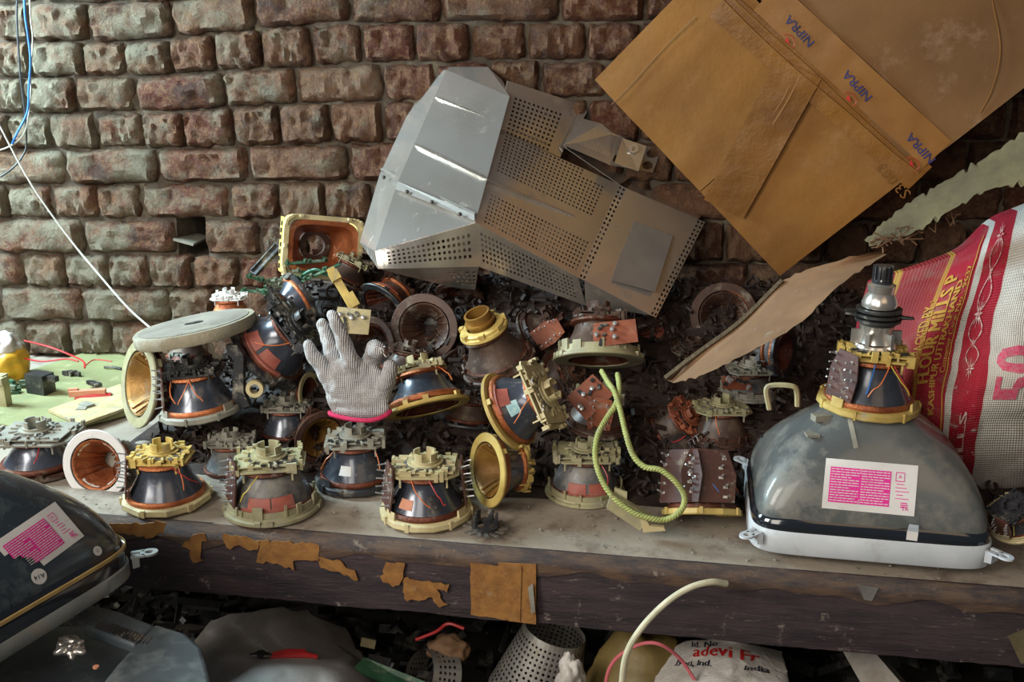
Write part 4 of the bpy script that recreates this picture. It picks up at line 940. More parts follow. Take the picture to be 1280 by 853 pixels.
# ---------------------------------------------------------------- woven sack
def crom(a, b_, c, d, t): return .5*((2*b_)+(c-a)*t+(2*a-5*b_+4*c-d)*t*t+(3*b_-a-3*c+d)*t*t*t)
class Net:
    def __init__(s, rows): s.R = rows; s.n = len(rows); s.m = len(rows[0])
    def row(s, r_, u):
        P = s.R[r_]; x = max(0, min(u, .99999))*(s.m-1); i = int(x); t = x-i
        g = lambda k: P[max(0, min(s.m-1, k))]
        return crom(g(i-1), g(i), g(i+1), g(i+2), t)
    def at(s, u, v):
        x = max(0, min(v, .99999))*(s.n-1); i = int(x); t = x-i; g = lambda k: s.row(max(0, min(s.n-1, k)), u)
        return crom(g(i-1), g(i), g(i+1), g(i+2), t)
def pillow(name, fn, m, th, back, nu=50, nv=50, uv=True, org=None):
    b = MB(); G = lambda k, i, j: k*(nu+1)*(nv+1)+j*(nu+1)+i
    for k in (0, 1):
        for j in range(nv+1):
            for i in range(nu+1):
                u, v = i/nu, j/nv; p = fn(u, v)
                if k: p = p + back*th*(max(0, math.sin(PI*u)*math.sin(PI*v))**.4) + back*.004
                b.v.append(p-org)
        for j in range(nv):
            for i in range(nu): b.f.append((G(k,i,j), G(k,i+1,j), G(k,i+1,j+1), G(k,i,j+1)))
    rim = [(i, 0) for i in range(nu)] + [(nu, j) for j in range(nv)] + [(i, nv) for i in range(nu, 0, -1)] + [(0, j) for j in range(nv, 0, -1)]
    for a, c_ in zip(rim, rim[1:]+rim[:1]): b.f.append((G(0,*a), G(0,*c_), G(1,*c_), G(1,*a)))
    o = b.build(name, m, ang=80); o.location = org
    me = o.data; l = me.uv_layers.new(name='UVMap')
    q = (nu+1)*(nv+1)
    for lp in me.loops: i = lp.vertex_index % q; l.data[lp.index].uv = ((i % (nu+1))/nu, (i//(nu+1))/nv)
    return o
def z0(x, y): return onZ(x, y, .008)
SN = Net([[z0(1125,628), z0(1150,624), z0(1180,618), z0(1212,616), z0(1300,612), z0(1420,606)],
          [onY(1085,530,1.72), onY(1143,510,1.64), onY(1189,505,1.60), onY(1229,500,1.575), onY(1310,500,1.58), onY(1420,500,1.66)],
          [onY(1068,430,1.82), onY(1160,410,1.72), onY(1207,405,1.66), onY(1243,400,1.63), onY(1320,395,1.63), onY(1440,400,1.72)],
          [onY(1085,352,1.93), onY(1195,318,1.86), onY(1243,278,1.86), onY(1272,264,1.85), onY(1340,240,1.84), onY(1440,225,1.88)]])
def sackf(u, v):
    p = SN.at(u, v); w = .007*noise.noise(Vector((u*5, v*7, 2)))+.004*noise.noise(Vector((u*14, v*18, 6)))
    w += .006*math.exp(-((v-.33+.1*math.sin(u*7))/.04)**2)*(1 if u > .55 else .3) - .006*math.exp(-((v-.18+.08*math.sin(u*5+1))/.03)**2)*(1 if u > .6 else .2)
    return p - CF*w*(min(1, 8*min(u, 1-u, v, 1-v)+.2))
def sackmat():
    m = bpy.data.materials.new('printed_woven_sack'); m.use_nodes = True; nt = m.node_tree; N = nt.nodes; L = nt.links; b = N['Principled BSDF']; b.inputs['Roughness'].default_value = .55
    tc = N.new('ShaderNodeTexCoord'); sx = N.new('ShaderNodeSeparateXYZ'); L.new(tc.outputs['UV'], sx.inputs[0]); U_, V_ = sx.outputs[0], sx.outputs[1]
    def math_(op, a, b_=None):
        n = N.new('ShaderNodeMath'); n.operation = op
        for i, q in enumerate((a, b_)):
            if q is None: continue
            if isinstance(q, (int, float)): n.inputs[i].default_value = q
            else: L.new(q, n.inputs[i])
        return n.outputs[0]
    def band(lo, hi, src=None): src = src or U_; return math_('MULTIPLY', math_('GREATER_THAN', src, lo), math_('LESS_THAN', src, hi))
    def mix(f, A, B):
        x = N.new('ShaderNodeMix'); x.data_type = 'RGBA'; L.new(f, x.inputs[0])
        for i, c in ((6, A), (7, B)):
            if isinstance(c, tuple): x.inputs[i].default_value = (*c, 1)
            else: L.new(c, x.inputs[i])
        return x.outputs[2]
    n = N.new('ShaderNodeTexNoise'); n.inputs['Scale'].default_value = 30; n.inputs['Detail'].default_value = 8; n.inputs['Roughness'].default_value = .75; L.new(tc.outputs['Object'], n.inputs['Vector'])
    d = N.new('ShaderNodeTexNoise'); d.inputs['Scale'].default_value = 9; d.inputs['Detail'].default_value = 6; d.inputs['Roughness'].default_value = .7; L.new(tc.outputs['Object'], d.inputs['Vector'])
    c = mix(math_('GREATER_THAN', U_, 0), (.66,.62,.56), (.66,.62,.56))
    red = (.42,.015,.035)
    c = mix(band(-1, .365), c, red); c = mix(band(.405, .60), c, red)
    c = mix(band(.03, .20), c, (.52,.24,.04)); c = mix(band(.045, .185), c, (.36,.03,.03)); c = mix(band(.075, .09), c, (.55,.30,.05))
    # worn patches of print rubbed back to the white weave
    wear = N.new('ShaderNodeMapRange'); wear.inputs[1].default_value = .60; wear.inputs[2].default_value = .66; L.new(n.outputs[0], wear.inputs[0])
    low = math_('MULTIPLY', math_('LESS_THAN', V_, .42), wear.outputs[0]); c = mix(low, c, (.6,.55,.5))
    dr = N.new('ShaderNodeMapRange'); dr.inputs[1].default_value = .52; dr.inputs[2].default_value = .72; dr.inputs[4].default_value = .6; L.new(d.outputs[0], dr.inputs[0]); c = mix(dr.outputs[0], c, (.28,.20,.15))
    L.new(c, b.inputs['Base Color'])
    w1 = N.new('ShaderNodeTexWave'); w1.inputs['Scale'].default_value = 42; w1.bands_direction = 'X'; L.new(tc.outputs['UV'], w1.inputs['Vector'])
    w2 = N.new('ShaderNodeTexWave'); w2.inputs['Scale'].default_value = 42; w2.bands_direction = 'Y'; L.new(tc.outputs['UV'], w2.inputs['Vector'])
    bp = N.new('ShaderNodeBump'); bp.inputs['Strength'].default_value = .5; bp.inputs['Distance'].default_value = .002; L.new(math_('ADD', w1.outputs['Fac'], math_('ADD', w2.outputs['Fac'], n.outputs[0])), bp.inputs['Height']); L.new(bp.outputs[0], b.inputs['Normal'])
    return m
so_ = onZ(1230, 616, .008)+Vector((0, .08, 0))
sack = pillow('flour_sack', sackf, sackmat(), .17, Vector((.1, 1, .0)).normalized(), 80, 70, org=so_)
tag(sack, 'full woven sack with red bands, yellow lettering and a pink 50, at the right edge', 'sack')
def sfn(u0, v0, su, sv, lift=.002):
    def f(x, y):
        u, v = u0-y*su, v0+x*sv; p = sackf(u, v); e = 1e-3; n = (sackf(u+e, v)-p).cross(sackf(u, v+e)-p).normalized()
        if n.dot(CF) > 0: n = -n
        return p+n*lift-so_
    return f
M['ink_yellow'] = mat('yellow_print', (.62,.36,.07), (.5,.26,.04), .6, scale=80, bump=0, dust=.15, dcol=(.35,.04,.04))
M['ink_pink'] = mat('pink_print', (.70,.07,.16), (.62,.18,.24), .6, scale=260, bump=0, contrast=.06)
M['ink_white'] = mat('white_print', (.66,.50,.46), (.45,.1,.1), .6, scale=120, bump=0, contrast=.12)
b = MB()
map_text(b, 'FLOUR MILLS P', .085, sfn(.235, .64, .9, .78), bold=.0035)
map_text(b, 'KASHIPUR UTTRAKHAND', .056, sfn(.285, .56, .9, .80), bold=.002)
map_text(b, 'Customer Care No.: 9637', .046, sfn(.325, .66, .9, .80), bold=.001)
map_text(b, 'PACKED BY :', .05, sfn(.19, .66, .9, .80), bold=.001)
b.build('yellow_lettering', M['ink_yellow'], sack, smooth=False)
b = MB()
f = sfn(0, 0, 1, 1, .0022)
for (ua, ub, bow) in ((.345, .352, .0),):
    for i in range(40):
        v = .08+.88*i/40; v2 = .08+.88*(i+1)/40; P = []
        for (uu, vv) in ((ua, v), (ub, v), (ub, v2), (ua, v2)): P.append(f(vv, -uu))
        b.add(P, [(0,1,2,3)])
b.build('yellow_outline', M['ink_yellow'], sack, smooth=False)
b = MB()
fx = lambda u, v, l=.0022: sfn(u, v, 1, 1, l)(0, 0)
def orn(u, v, s_):
    for k in range(8):
        a = k*PI/4; P = [fx(u+s_*.25*math.cos(a-.5), v+s_*.4*math.sin(a-.5)), fx(u+s_*math.cos(a), v+s_*1.6*math.sin(a)), fx(u+s_*.25*math.cos(a+.5), v+s_*.4*math.sin(a+.5))]; b.add(P, [(0,1,2)])
for k in range(5): orn(.50, .47+.11*k, .018 if k % 2 else .034)
for k in range(4):
    for s_ in (-1, 1):
        pts = [(.50+s_*.045*math.sin(t*PI)*1.0, .47+.11*(k+t)) for t in [q/8 for q in range(9)]]
        for p, q in zip(pts, pts[1:]): b.add([fx(p[0]-.004, p[1]), fx(p[0]+.004, p[1]), fx(q[0]+.004, q[1]), fx(q[0]-.004, q[1])], [(0,1,2,3)])
map_text(b, 'MILLS', .10, sfn(.50, .19, .9, .9), bold=.003)
b.build('white_ornament', M['ink_white'], sack, smooth=False)
b = MB(); map_text(b, '50', .25, sfn(.715, .44, .85, .95), bold=.010); b.build('pink_number', M['ink_pink'], sack, smooth=False, label='pink number 50')

# ---------------------------------------------------------------- knitted glove
def knitmat():
    m = mat('grey_knit', (.58,.57,.57), (.42,.41,.42), .95, scale=25, bump=0, dust=.3, dcol=(.30,.25,.22)); nt = m.node_tree; N = nt.nodes; L = nt.links
    tc = N.new('ShaderNodeTexCoord'); w = N.new('ShaderNodeTexWave'); w.inputs['Scale'].default_value = 95; w.bands_direction = 'X'; w.inputs['Distortion'].default_value = .8; w.inputs['Detail Scale'].default_value = 3
    w2 = N.new('ShaderNodeTexWave'); w2.inputs['Scale'].default_value = 120; w2.bands_direction = 'Z'; w2.inputs['Distortion'].default_value = 1
    L.new(tc.outputs['Object'], w.inputs['Vector']); L.new(tc.outputs['Object'], w2.inputs['Vector'])
    a = N.new('ShaderNodeMath'); a.operation = 'MULTIPLY_ADD'; L.new(w2.outputs['Fac'], a.inputs[0]); a.inputs[1].default_value = .4; L.new(w.outputs['Fac'], a.inputs[2])
    bp = N.new('ShaderNodeBump'); bp.inputs['Strength'].default_value = .7; bp.inputs['Distance'].default_value = .003; L.new(a.outputs[0], bp.inputs['Height']); L.new(bp.outputs[0], N['Principled BSDF'].inputs['Normal'])
    return m
GY = 1.60; go = onY(447, 515, GY)
glove = empty('knitted_glove', loc=go); tag(glove, 'grey knitted work glove with a pink-edged cuff standing fingers up on a yoke', 'glove')
b = MB(); kk = mpp(go)
def G(x, y, dy=0.): return onY(x, y, GY+dy)-go
def fing(pts, rs): 
    P = spline([G(*p) for p in pts], 4); n = len(P); R_ = [rs[0]+(rs[-1]-rs[0])*i/(n-1) for i in range(n)]
    P = [P[0]+(P[0]-P[1]).normalized()*R_[0]*kk*.4] + P + [P[-1]+(P[-1]-P[-2]).normalized()*R_[-1]*kk*.6]; R_ = [R_[0]*.5]+R_+[R_[-1]*.45]
    b.tube(P, [q*kk for q in R_], 12)
fing([(418,480,0),(402,458,-.005),(391,444,-.008),(384,429,-.008)], (13, 6.5))
fing([(428,478,.01),(418,448,.012),(410,425,.02),(402,404,.03)], (13, 7.5))
fing([(445,476,.0),(436,446,-.01),(426,418,-.012),(415,392,-.012)], (13, 7.5))
fing([(460,474,.02),(464,452,.015),(469,438,-.005),(472,438,-.025)], (12, 11))
fing([(472,500,.01),(482,482,-.005),(486,466,-.014),(488,454,-.012)], (12, 8))
for (x, y, rx, rz_, dy) in ((437,470,33,26,0),(440,486,38,26,0),(446,498,42,20,0),(449,508,40,15,0),(428,478,26,24,-.006),(458,478,28,24,.004)):
    T = Matrix.Translation(G(x, y, dy)) @ Matrix.Diagonal((rx*kk, 12.5*kk, rz_*kk, 1)); b.lathe([(math.sin(PI*i/8), -math.cos(PI*i/8)) for i in range(9)], 18, M=T, closed=False)
gl = b.build('knitted_body', None, glove); gl.data.materials.append(knitmat())
md = gl.modifiers.new('remesh', 'REMESH'); md.mode = 'VOXEL'; md.voxel_size = .0022; md.use_smooth_shade = True
md = gl.modifiers.new('smooth', 'SMOOTH'); md.factor = .6; md.iterations = 6
tx = bpy.data.textures.new('folds', 'CLOUDS'); tx.noise_scale = .035
md = gl.modifiers.new('folds', 'DISPLACE'); md.texture = tx; md.strength = .009; md.texture_coords = 'LOCAL'; md.mid_level = .5
b = MB(); cuff = []
for i in range(40):
    t = 2*PI*i/40; cuff.append(G(450+37*math.cos(t)+2*math.sin(3*t), 518+1.5*math.sin(3*t), -.004)+CU*(6.0*kk*math.sin(t)*(1+.5*math.cos(2*t))+2.5*kk*math.sin(2*t+1))+CF*(12*kk*math.sin(t)))
cuff.append(cuff[0]); b.tube(cuff, .0042, 8); M['pink'] = mat('pink_yarn', (.72,.03,.13), (.5,.02,.09), .8, scale=180, bump=.6); b.build('cuff_edge', M['pink'], glove)
b = MB(); b.lathe([(1,0),(1.0,.9)], 30, M=Matrix.Translation(G(450, 518, 0)) @ Matrix.Diagonal((37*kk, 12*kk, 14*kk, 1)), closed=False); c_ = b.build('cuff', gl.data.materials[0], glove); md = c_.modifiers.new('t', 'SOLIDIFY'); md.thickness = .002
b = MB(); r = random.Random(4)
for k in range(9): p = G(474+r.uniform(-3, 6), 438+r.uniform(-5, 5), -.03); b.tube([p, p+Vector((r.uniform(-.004, .01), -.004, r.uniform(-.01, .008)))], .0006, 4)
b.build('frayed_threads', M['paper'], glove)

# ---------------------------------------------------------------- green rope
M['rope'] = mat('green_yellow_rope', (.40,.42,.14), (.26,.29,.08), .7, scale=60, bump=.4, dust=.15)
rp = [(752,464,1.66),(760,478,1.60),(768,490,1.565),(775,512,1.54),(783,545,1.50),(792,570,1.485),(806,584,1.47),(826,588,1.46),(845,603,1.45),(856,622,1.445),(850,640,1.44),(832,650,1.44),(812,648,1.44),(790,640,1.445),(765,620,1.46),(750,595,1.48),(744,570,1.50),(747,545,1.52),(757,525,1.54),(770,505,1.55),(774,485,1.58),(772,468,1.64)]
P = spline([onY(*p) for p in rp], 22); ro = P[len(P)//2].copy(); acc = 0; b = MB()
rv = [p-ro for p in P]
for s_ in range(3):
    pts = []; acc = 0
    for i, p in enumerate(rv):
        if i: acc += (p-rv[i-1]).length
        t = (rv[min(i+1, len(rv)-1)]-rv[max(i-1, 0)]).normalized(); a1 = t.cross(CF).normalized(); a2 = a1.cross(t); an = acc/.0135*2*PI/1.0*.9+s_*2*PI/3
        pts.append(p+(a1*math.cos(an)+a2*math.sin(an))*.0024)
    b.tube(pts, .0027, 6)
o = b.build('rope', M['rope'], ang=80); o.location = ro; tag(o, 'yellow-green twisted rope looped over the front yokes at the right', 'rope')

# ---------------------------------------------------------------- single scrap pieces
def thing_mb(name, b, m, loc, label, cat, **kw): o = b.build(name, M[m], **kw); o.matrix_world = loc if isinstance(loc, Matrix) else Matrix.Translation(loc); return tag(o, label, cat)
# round disc
M['disc'] = mat('pale_dusty_disc', (.34,.30,.21), (.22,.19,.13), .8, scale=22, bump=.5, dust=.3, dcol=(.36,.34,.28))
M['disc_face'] = mat('worn_disc_face', (.27,.24,.20), (.15,.13,.10), .8, scale=14, bump=.2, dust=.3)
c = onY(244, 411, 1.72); A = orient(V(-.16, .95, .23)); k = mpp(c); disc = empty('round_disc', Matrix.Translation(c) @ A)
b = MB(); R = 75*k; b.lathe([(0,-.013),(R*.98,-.013),(R,-.010),(R,.007),(R*.985,.010),(0,.010)], 56, closed=False, wob=lambda a: 1+.012*math.sin(5*a)+.006*math.sin(13*a)); b.build('disc', M['disc'], disc, ang=50)
b = MB(); b.lathe([(0,.0104),(R*.9,.0104),(R*.9,.0112),(0,.0112)], 50, closed=False); b.build('paper_face', M['disc_face'], disc)
b = MB(); b.lathe([(0,.0114),(.014,.0114),(.014,.0122),(0,.0122)], 20, closed=False, M=Matrix.Diagonal((1.3, .8, 1, 1))); b.build('centre_slot', M['black'], disc)
tag(disc, 'thick pale round disc lying across the tops of the left yokes', 'disc')
# brick-red circuit board
def board(px, py, Y, axis, spin, w, h, m, label, seed, comp=8, pins=True, nm='circuit_board'):
    c = onY(px, py, Y); k = mpp(c); root = empty(nm, Matrix.Translation(c) @ orient(axis, spin)); r = random.Random(seed); w *= k; h *= k
    b = MB(); b.prism([(-w/2,-h/2,0),(w/2,-h/2*.9,0),(w/2,h/2,0),(-w/2*.9,h/2,0)], (0,0,.0016)); b.build('board', M[m], root)
    b = MB(); b2 = MB()
    for q in range(comp):
        x, y = r.uniform(-.4, .4)*w, r.uniform(-.38, .38)*h
        if q % 2: b.lathe([(0,0),(.004,0),(.004,.008),(0,.009)], 12, M=Matrix.Translation((x, y, .0016)), closed=False)
        else: b2.rbox((x, y, .004), (r.uniform(.006, .014), .005, .006), r.uniform(0, 3))
        b.tube([(x, y, .001), (x+r.uniform(-.006, .006), y, .006)], .0007, 4)
    b.build('capacitors', M['pin'], root); b2.build('components', M['black'], root)
    return tag(root, label, 'circuit board')
board(768, 417, 1.76, V(-.12, .45, .88), -.18, 56, 34, 'pcb', 'brick-red circuit board with small capacitors below the metal shield corner', 1)
board(737, 497, 1.66, V(-.1, .4, .9), .5, 48, 40, 'pcb', 'brown circuit board tilted behind the upper end of the rope', 2)
board(440, 402, 1.80, V(.1, .25, .95), -.1, 44, 34, 'cream', 'cream perforated socket board above the glove fingers', 3, 10)
board(920, 480, 1.78, V(.2, .6, .7), .3, 40, 20, 'pcb', 'small orange-brown circuit board in the shade left of the large tube', 5, 6)
b = MB(); 
for q in ((0,0,0,.10,.016,.01),(.03,.004,.004,.03,.022,.016),(-.03,0,.004,.02,.02,.02)): b.box(q[:3], q[3:])
thing_mb('yellow_bracket', b, 'yellow', Matrix.Translation(onY(428, 362, 1.86)) @ orient(V(.1,.2,.97), -1.05), 'yellow plastic arm poking up from the heap below the metal shield', 'bracket')
# green strips tangled above the glove
r = random.Random(11)
for k in range(9):
    px, py = 322+k*10+r.uniform(-4, 4), 362-k*4+r.uniform(-14, 16); c = onY(px, py, 1.93+r.uniform(-.03, .05)); l_ = r.uniform(.05, .10); b = MB(); b.box((0, 0, 0), (l_, .010, .002))
    for q in range(6): b.rbox((r.uniform(-.45, .45)*l_, r.uniform(-.003, .003), .004), (.006, .005, .007), r.random())
    o = thing_mb('green_board_strip', b, 'pcb_green', Matrix.Translation(c) @ orient(V(r.uniform(-.5, .5), .8, .5), .35+r.uniform(-.5, .5)), 'narrow green circuit strip tangled in the bunch under the square orange yoke', 'circuit strip'); o['group'] = 'narrow green circuit strips on the left slope of the heap'
b = MB(); b.box((0, 0, 0), (.085, .018, .008)); b.box((0, .006, .006), (.08, .003, .006))
thing_mb('black_channel', b, 'black', Matrix.Translation(onY(333, 325, 2.0)) @ orient(V(-.2,.5,.8), .62), 'black plastic channel leaning left of the square orange yoke', 'channel')
b = MB(); b.tube(pxpath([(368,362,1.95),(378,345,1.93),(395,337,1.92),(410,345,1.92)], 6), .003, 6); tag(b.build('green_cable', M['wire_green']), 'short green cable arching over the green circuit strips', 'cable')
# black frame beside the blue-grey yoke
b = MB(); P = [(282,432),(296,432),(304,444),(304,490),(312,508),(300,512),(290,500),(292,450),(284,442)]
b.prism([onY(x, y, 1.66) for x, y in P], (0, .012, 0)); tag(b.build('bent_bezel', M['black']), 'black bent plastic frame standing under the right rim of the round disc', 'frame')
b = MB(); b.lathe([(.009,0),(.016,0),(.017,.01),(.013,.02),(.009,.02)], 20); thing_mb('cream_nozzle', b, 'cream', Matrix.Translation(onY(318, 487, 1.64)) @ orient(V(-.1,.2,-.95)), 'small cream ring nozzle between the disc and the glove', 'ring')
# square handle clip by the large tube, channel bracket under the rope
b = MB(); b.tube(pxpath([(962,512,1.72),(958,488,1.72),(966,482,1.72),(990,483,1.71),(996,490,1.71),(997,508,1.71)], 5), .005, 6); tag(b.build('cream_clip', M['cream']), 'cream U-shaped clip left of the yoke on the large tube', 'clip')
br = empty('plastic_bracket', loc=onY(800, 645, 1.47)); tag(br, 'olive plastic channel bracket lying inside the rope loop', 'bracket'); ob = Vector(br.location)
pr = lambda L_, Y, t: (lambda b: (b.prism([onY(x, y, Y)-ob for x, y in L_], (0, t, 0)), b)[1])(MB())
pr([(764,618),(812,646),(800,664),(758,636)], 1.455, .012).build('channel', M['olive'], br); pr([(768,610),(784,616),(783,634),(767,626)], 1.47, .004).build('tab', M['olive'], br); pr([(800,648),(808,650),(812,658),(830,660),(832,664),(804,666)], 1.45, .008).build('foot', M['cream'], br)
# broken clamp in front
c = onZ(607, 664, .002); cl = empty('broken_clamp', loc=c); tag(cl, 'small broken black clamp ring with splayed metal fingers at the front edge of the bench', 'clamp ring'); k = mpp(c)
b = MB(Matrix.Scale(k, 4)); b.lathe([(12,4),(17,4),(18,10),(12,10)], 20)
for q in range(5): a = q*1.25; b.rbox((14*math.cos(a), 14*math.sin(a), 16), (3, 7, 16), a)
b.build('ring', M['black'], cl)
b = MB(Matrix.Scale(k, 4)); r = random.Random(6)
for q in range(14): a = q*.45; b.rbox((20*math.cos(a), 20*math.sin(a)-1, 3+r.uniform(0, 4)), (r.uniform(10, 18), 4.5, 1.2), a+r.uniform(-.3, .3), Matrix())
b.build('fingers', M['steel_dull'], cl)
# ---------------------------------------------------------------- left end of the bench
M['greenpaper'] = mat('pale_green_paper', (.27,.27,.12), (.17,.18,.075), .8, scale=9, bump=.1, dust=.12, dcol=(.4,.38,.2))
b = MB(); b.prism([onZ(*q, .012) for q in ((-60,520),(60,540),(212,500),(200,436),(105,441),(-10,478))], (0, 0, -.010)); tag(b.build('paper_sheet', M['greenpaper']), 'pale green-yellow paper board lying at the far left of the bench', 'paper')
b = MB(); b.prism([onZ(*q, .020) for q in ((60,512),(150,480),(190,498),(100,530))], (0, 0, -.006)); tag(b.build('paper_strip', M['cream']), 'cream perforated strip lying on the green paper', 'paper')
def small(px, py, Zs, fn, m, name, label, cat, rz_=0.):
    b = MB(Matrix.Rotation(rz_, 4, 'Z')); fn(b); o = b.build(name, M[m]); o.location = onZ(px, py, Zs); return tag(o, label, cat)
small(52, 490, .013, lambda b: (b.box((0,0,.022), (.05,.035,.044)), b.box((.035,0,.036), (.03,.012,.012))), 'blacksteel', 'transformer', 'small black box part with a side stub on the green paper', 'component', -.2)
small(92, 470, .013, lambda b: [b.rbox((q*.008-.02, .004*(q % 2), .006), (.014,.006,.010), q*.7) for q in range(5)], 'black', 'connector', 'small black connector fallen on the green paper, behind', 'connector')
small(118, 482, .021, lambda b: [b.rbox((q*.008-.016, 0, .004), (.016,.007,.008), .5+q*.2) for q in range(5)], 'black', 'connector', 'small black connector lying nearer the red-handled tool', 'connector', -.5)
small(140, 462, .013, lambda b: b.tube([(-.02,0,.004),(.0,.004,.005),(.024,0,.003)], .003, 6), 'blacksteel', 'screw_bit', 'thin dark metal bit at the right of the green paper', 'metal bit')
small(110, 494, .022, lambda b: (b.box((0,0,.006), (.075,.016,.012)), b.box((-.03,.004,.012), (.02,.01,.008))), 'sticker_or', 'brown_tool', 'brown handle lying behind the red one', 'handle', .35)
small(116, 503, .006, lambda b: (b.tube([(-.035,0,.012),(.0,0,.013),(.04,0,.012)], [.006,.009,.007], 10)), 'wire_red', 'red_tool', 'red tool handle lying on the left of the bench', 'handle', .35)
small(16, 492, .005, lambda b: [b.rbox((.02*math.sin(q*1.9), .02*math.cos(q*2.3), .01+.004*(q % 4)), (.02,.008,.008), q*.9) for q in range(14)], 'pcb_green', 'component_cluster', 'cluster of small blue-green parts at the left edge', 'components')
small(5, 512, .002, lambda b: (b.box((0,0,.04), (.03,.02,.08)), b.box((.01,-.01,.07), (.02,.02,.015))), 'olive', 'metal_bracket', 'upright dull bracket at the left edge of the frame', 'bracket')
small(112, 520, .002, lambda b: [b.rbox((.02*math.sin(q*1.9), .014*math.cos(q*2.3), .008+.003*(q % 4)), (.03,.02,.012), q*.9) for q in range(5)], 'grayp', 'stone_chunk', 'grey lump beside the red handle', 'stone')
M['yellowbag'] = mat('yellow_plastic_bag', (.72,.45,.04), (.55,.30,.02), .4, scale=12, bump=.3); M['whitebag'] = mat('white_plastic_bag', (.60,.57,.54), (.40,.36,.32), .45, scale=12, bump=.8, dust=.1)
def blob(name, c, r3, m, label, cat, seed=0, amp=.18, lab=None, det=4, parent=None):
    b = MB(); n = 24; 
    for i in range(n+1):
        for j in range(2*n):
            a, p = PI*i/n, PI*j/n; d = Vector((math.sin(a)*math.cos(p), math.sin(a)*math.sin(p), -math.cos(a)))
            k = 1+amp*noise.noise(d*1.8+Vector((seed, 0, 0)))*1.6+amp*.6*abs(noise.noise(d*4+Vector((0, seed, 0)))); b.v.append(Vector((d.x*r3[0], d.y*r3[1], d.z*r3[2]))*k)
    for i in range(n):
        for j in range(2*n): j2 = (j+1) % (2*n); b.f.append((i*2*n+j, i*2*n+j2, (i+1)*2*n+j2, (i+1)*2*n+j))
    o = b.build(name, M[m], parent, ang=80); o.location = c
    return tag(o, label, cat) if label else o
c = onZ(8, 452, .05); blob('yellow_bag', c, (.05, .05, .045), 'yellowbag', 'crumpled yellow plastic bag against the wall at the left edge', 'bag', 3)
c = onZ(8, 432, .09); blob('white_bag', c, (.03, .03, .03), 'whitebag', 'white knotted bag on top of the yellow one', 'bag', 5)
b = MB(); b.lathe([(.006,-.008),(.020,-.008),(.022,0),(.020,.008),(.006,.008)], 24); thing_mb('grey_wheel', b, 'grayp', Matrix.Translation(onY(22, 437, 2.02)) @ orient(V(.4,.2,-.9)), 'small grey wheel before the yellow bag at the left edge', 'wheel')
b = MB(); b.tube(pxpath([(30,426,2.06),(62,434,2.06),(88,444,2.03),(104,452,1.98),(106,460,1.94)], 6), .0022, 6); b.tube(pxpath([(20,446,2.0),(52,452,1.98),(82,449,1.99),(98,452,1.98)], 6), .002, 6); b.tube(pxpath([(106,458,1.95),(118,450,1.98),(140,452,1.98)], 6), .0014, 5)
tag(b.build('red_wire', M['wire_red']), 'thin red wires trailing over the green paper from the left edge', 'wire')
# ---------------------------------------------------------------- wires on the wall
def hang(name, pts, r_, m, label): b = MB(); b.tube(pxpath(pts, 6), r_, 6); tag(b.build(name, M[m]), label, 'wire')
hang('black_wire', [(22,-30,2.12),(21,20,2.12),(23,60,2.12),(26,100,2.12),(31,140,2.12),(33,178,2.12),(30,192,2.11),(18,208,2.10),(0,221,2.08),(-30,232,2.06)], .0025, 'wire_black', 'black wire hanging in a loop down the upper left of the brick wall')
hang('pale_wire', [(36,-30,2.12),(38,20,2.12),(41,50,2.12),(38,90,2.12),(38,120,2.12),(31,165,2.11),(10,184,2.10),(-20,192,2.08)], .002, 'wire_white', 'pale wire hanging beside the blue one at the upper left')
hang('blue_wire', [(30,-30,2.11),(31,15,2.11),(35,45,2.11),(38,75,2.11),(36,110,2.11),(34,140,2.11),(22,165,2.10),(15,180,2.1)], .0028, 'wire_blue', 'bright blue wire hanging down the upper left of the brick wall')
hang('string', [(-20,120,2.08),(0,158,2.09),(40,232,2.09),(88,300,2.08),(125,345,2.03),(160,385,1.95),(190,412,1.80)], .0022, 'wire_white', 'taut pale string running from the left wall down to the round disc')
# ---------------------------------------------------------------- cables in front, lower right
M['cable_w'] = mat('cream_sheath', (.62,.58,.42), (.45,.42,.28), .45, scale=40, bump=.05, dust=.12)
M['cable_p'] = mat('pink_sheath', (.62,.16,.18), (.5,.1,.12), .45, bump=0)
b = MB(); b.tube(pxpath([(908,730,1.345),(888,728,1.33),(860,736,1.32),(830,756,1.31),(800,788,1.30),(782,822,1.30),(776,870,1.30)], 8), .0048, 10); tag(b.build('cream_cable', M['cable_w']), 'thick cream cable curving up in front of the bench board', 'cable')
b = MB(); b.tube(pxpath([(757,880,1.36),(759,845,1.36),(772,822,1.36),(800,806,1.36),(825,806,1.36),(850,824,1.37),(868,850,1.37)], 8), .003, 8); tag(b.build('pink_cable', M['cable_p']), 'thin pink cable looping behind the cream one below the bench', 'cable')
# ---------------------------------------------------------------- under the bench
M['cloth'] = mat('grimy_grey_cloth', (.40,.37,.34), (.22,.19,.17), .9, scale=9, bump=.3, bscale=200, dust=.25, dcol=(.26,.25,.25))
CN = Net([[onY(*q) for q in ((215,900,1.34),(300,900,1.26),(360,900,1.24),(430,900,1.26),(480,900,1.36))],
          [onY(*q) for q in ((232,830,1.46),(300,838,1.34),(360,842,1.30),(425,838,1.34),(478,840,1.46))],
          [onY(*q) for q in ((245,800,1.55),(300,800,1.46),(360,806,1.42),(410,808,1.48),(452,815,1.56))],
          [onY(*q) for q in ((268,772,1.62),(310,762,1.58),(352,758,1.56),(400,766,1.6),(440,790,1.62))]])
def clothf(u, v): p = CN.at(u, v); return p - CF*(.022*abs(math.sin(u*13+v*4+3*noise.noise(Vector((u*3, v*3, 0)))))*(.25+v) + .018*noise.noise(Vector((u*6, v*5, 3))) + .004*noise.noise(Vector((u*20, v*16, 3))))
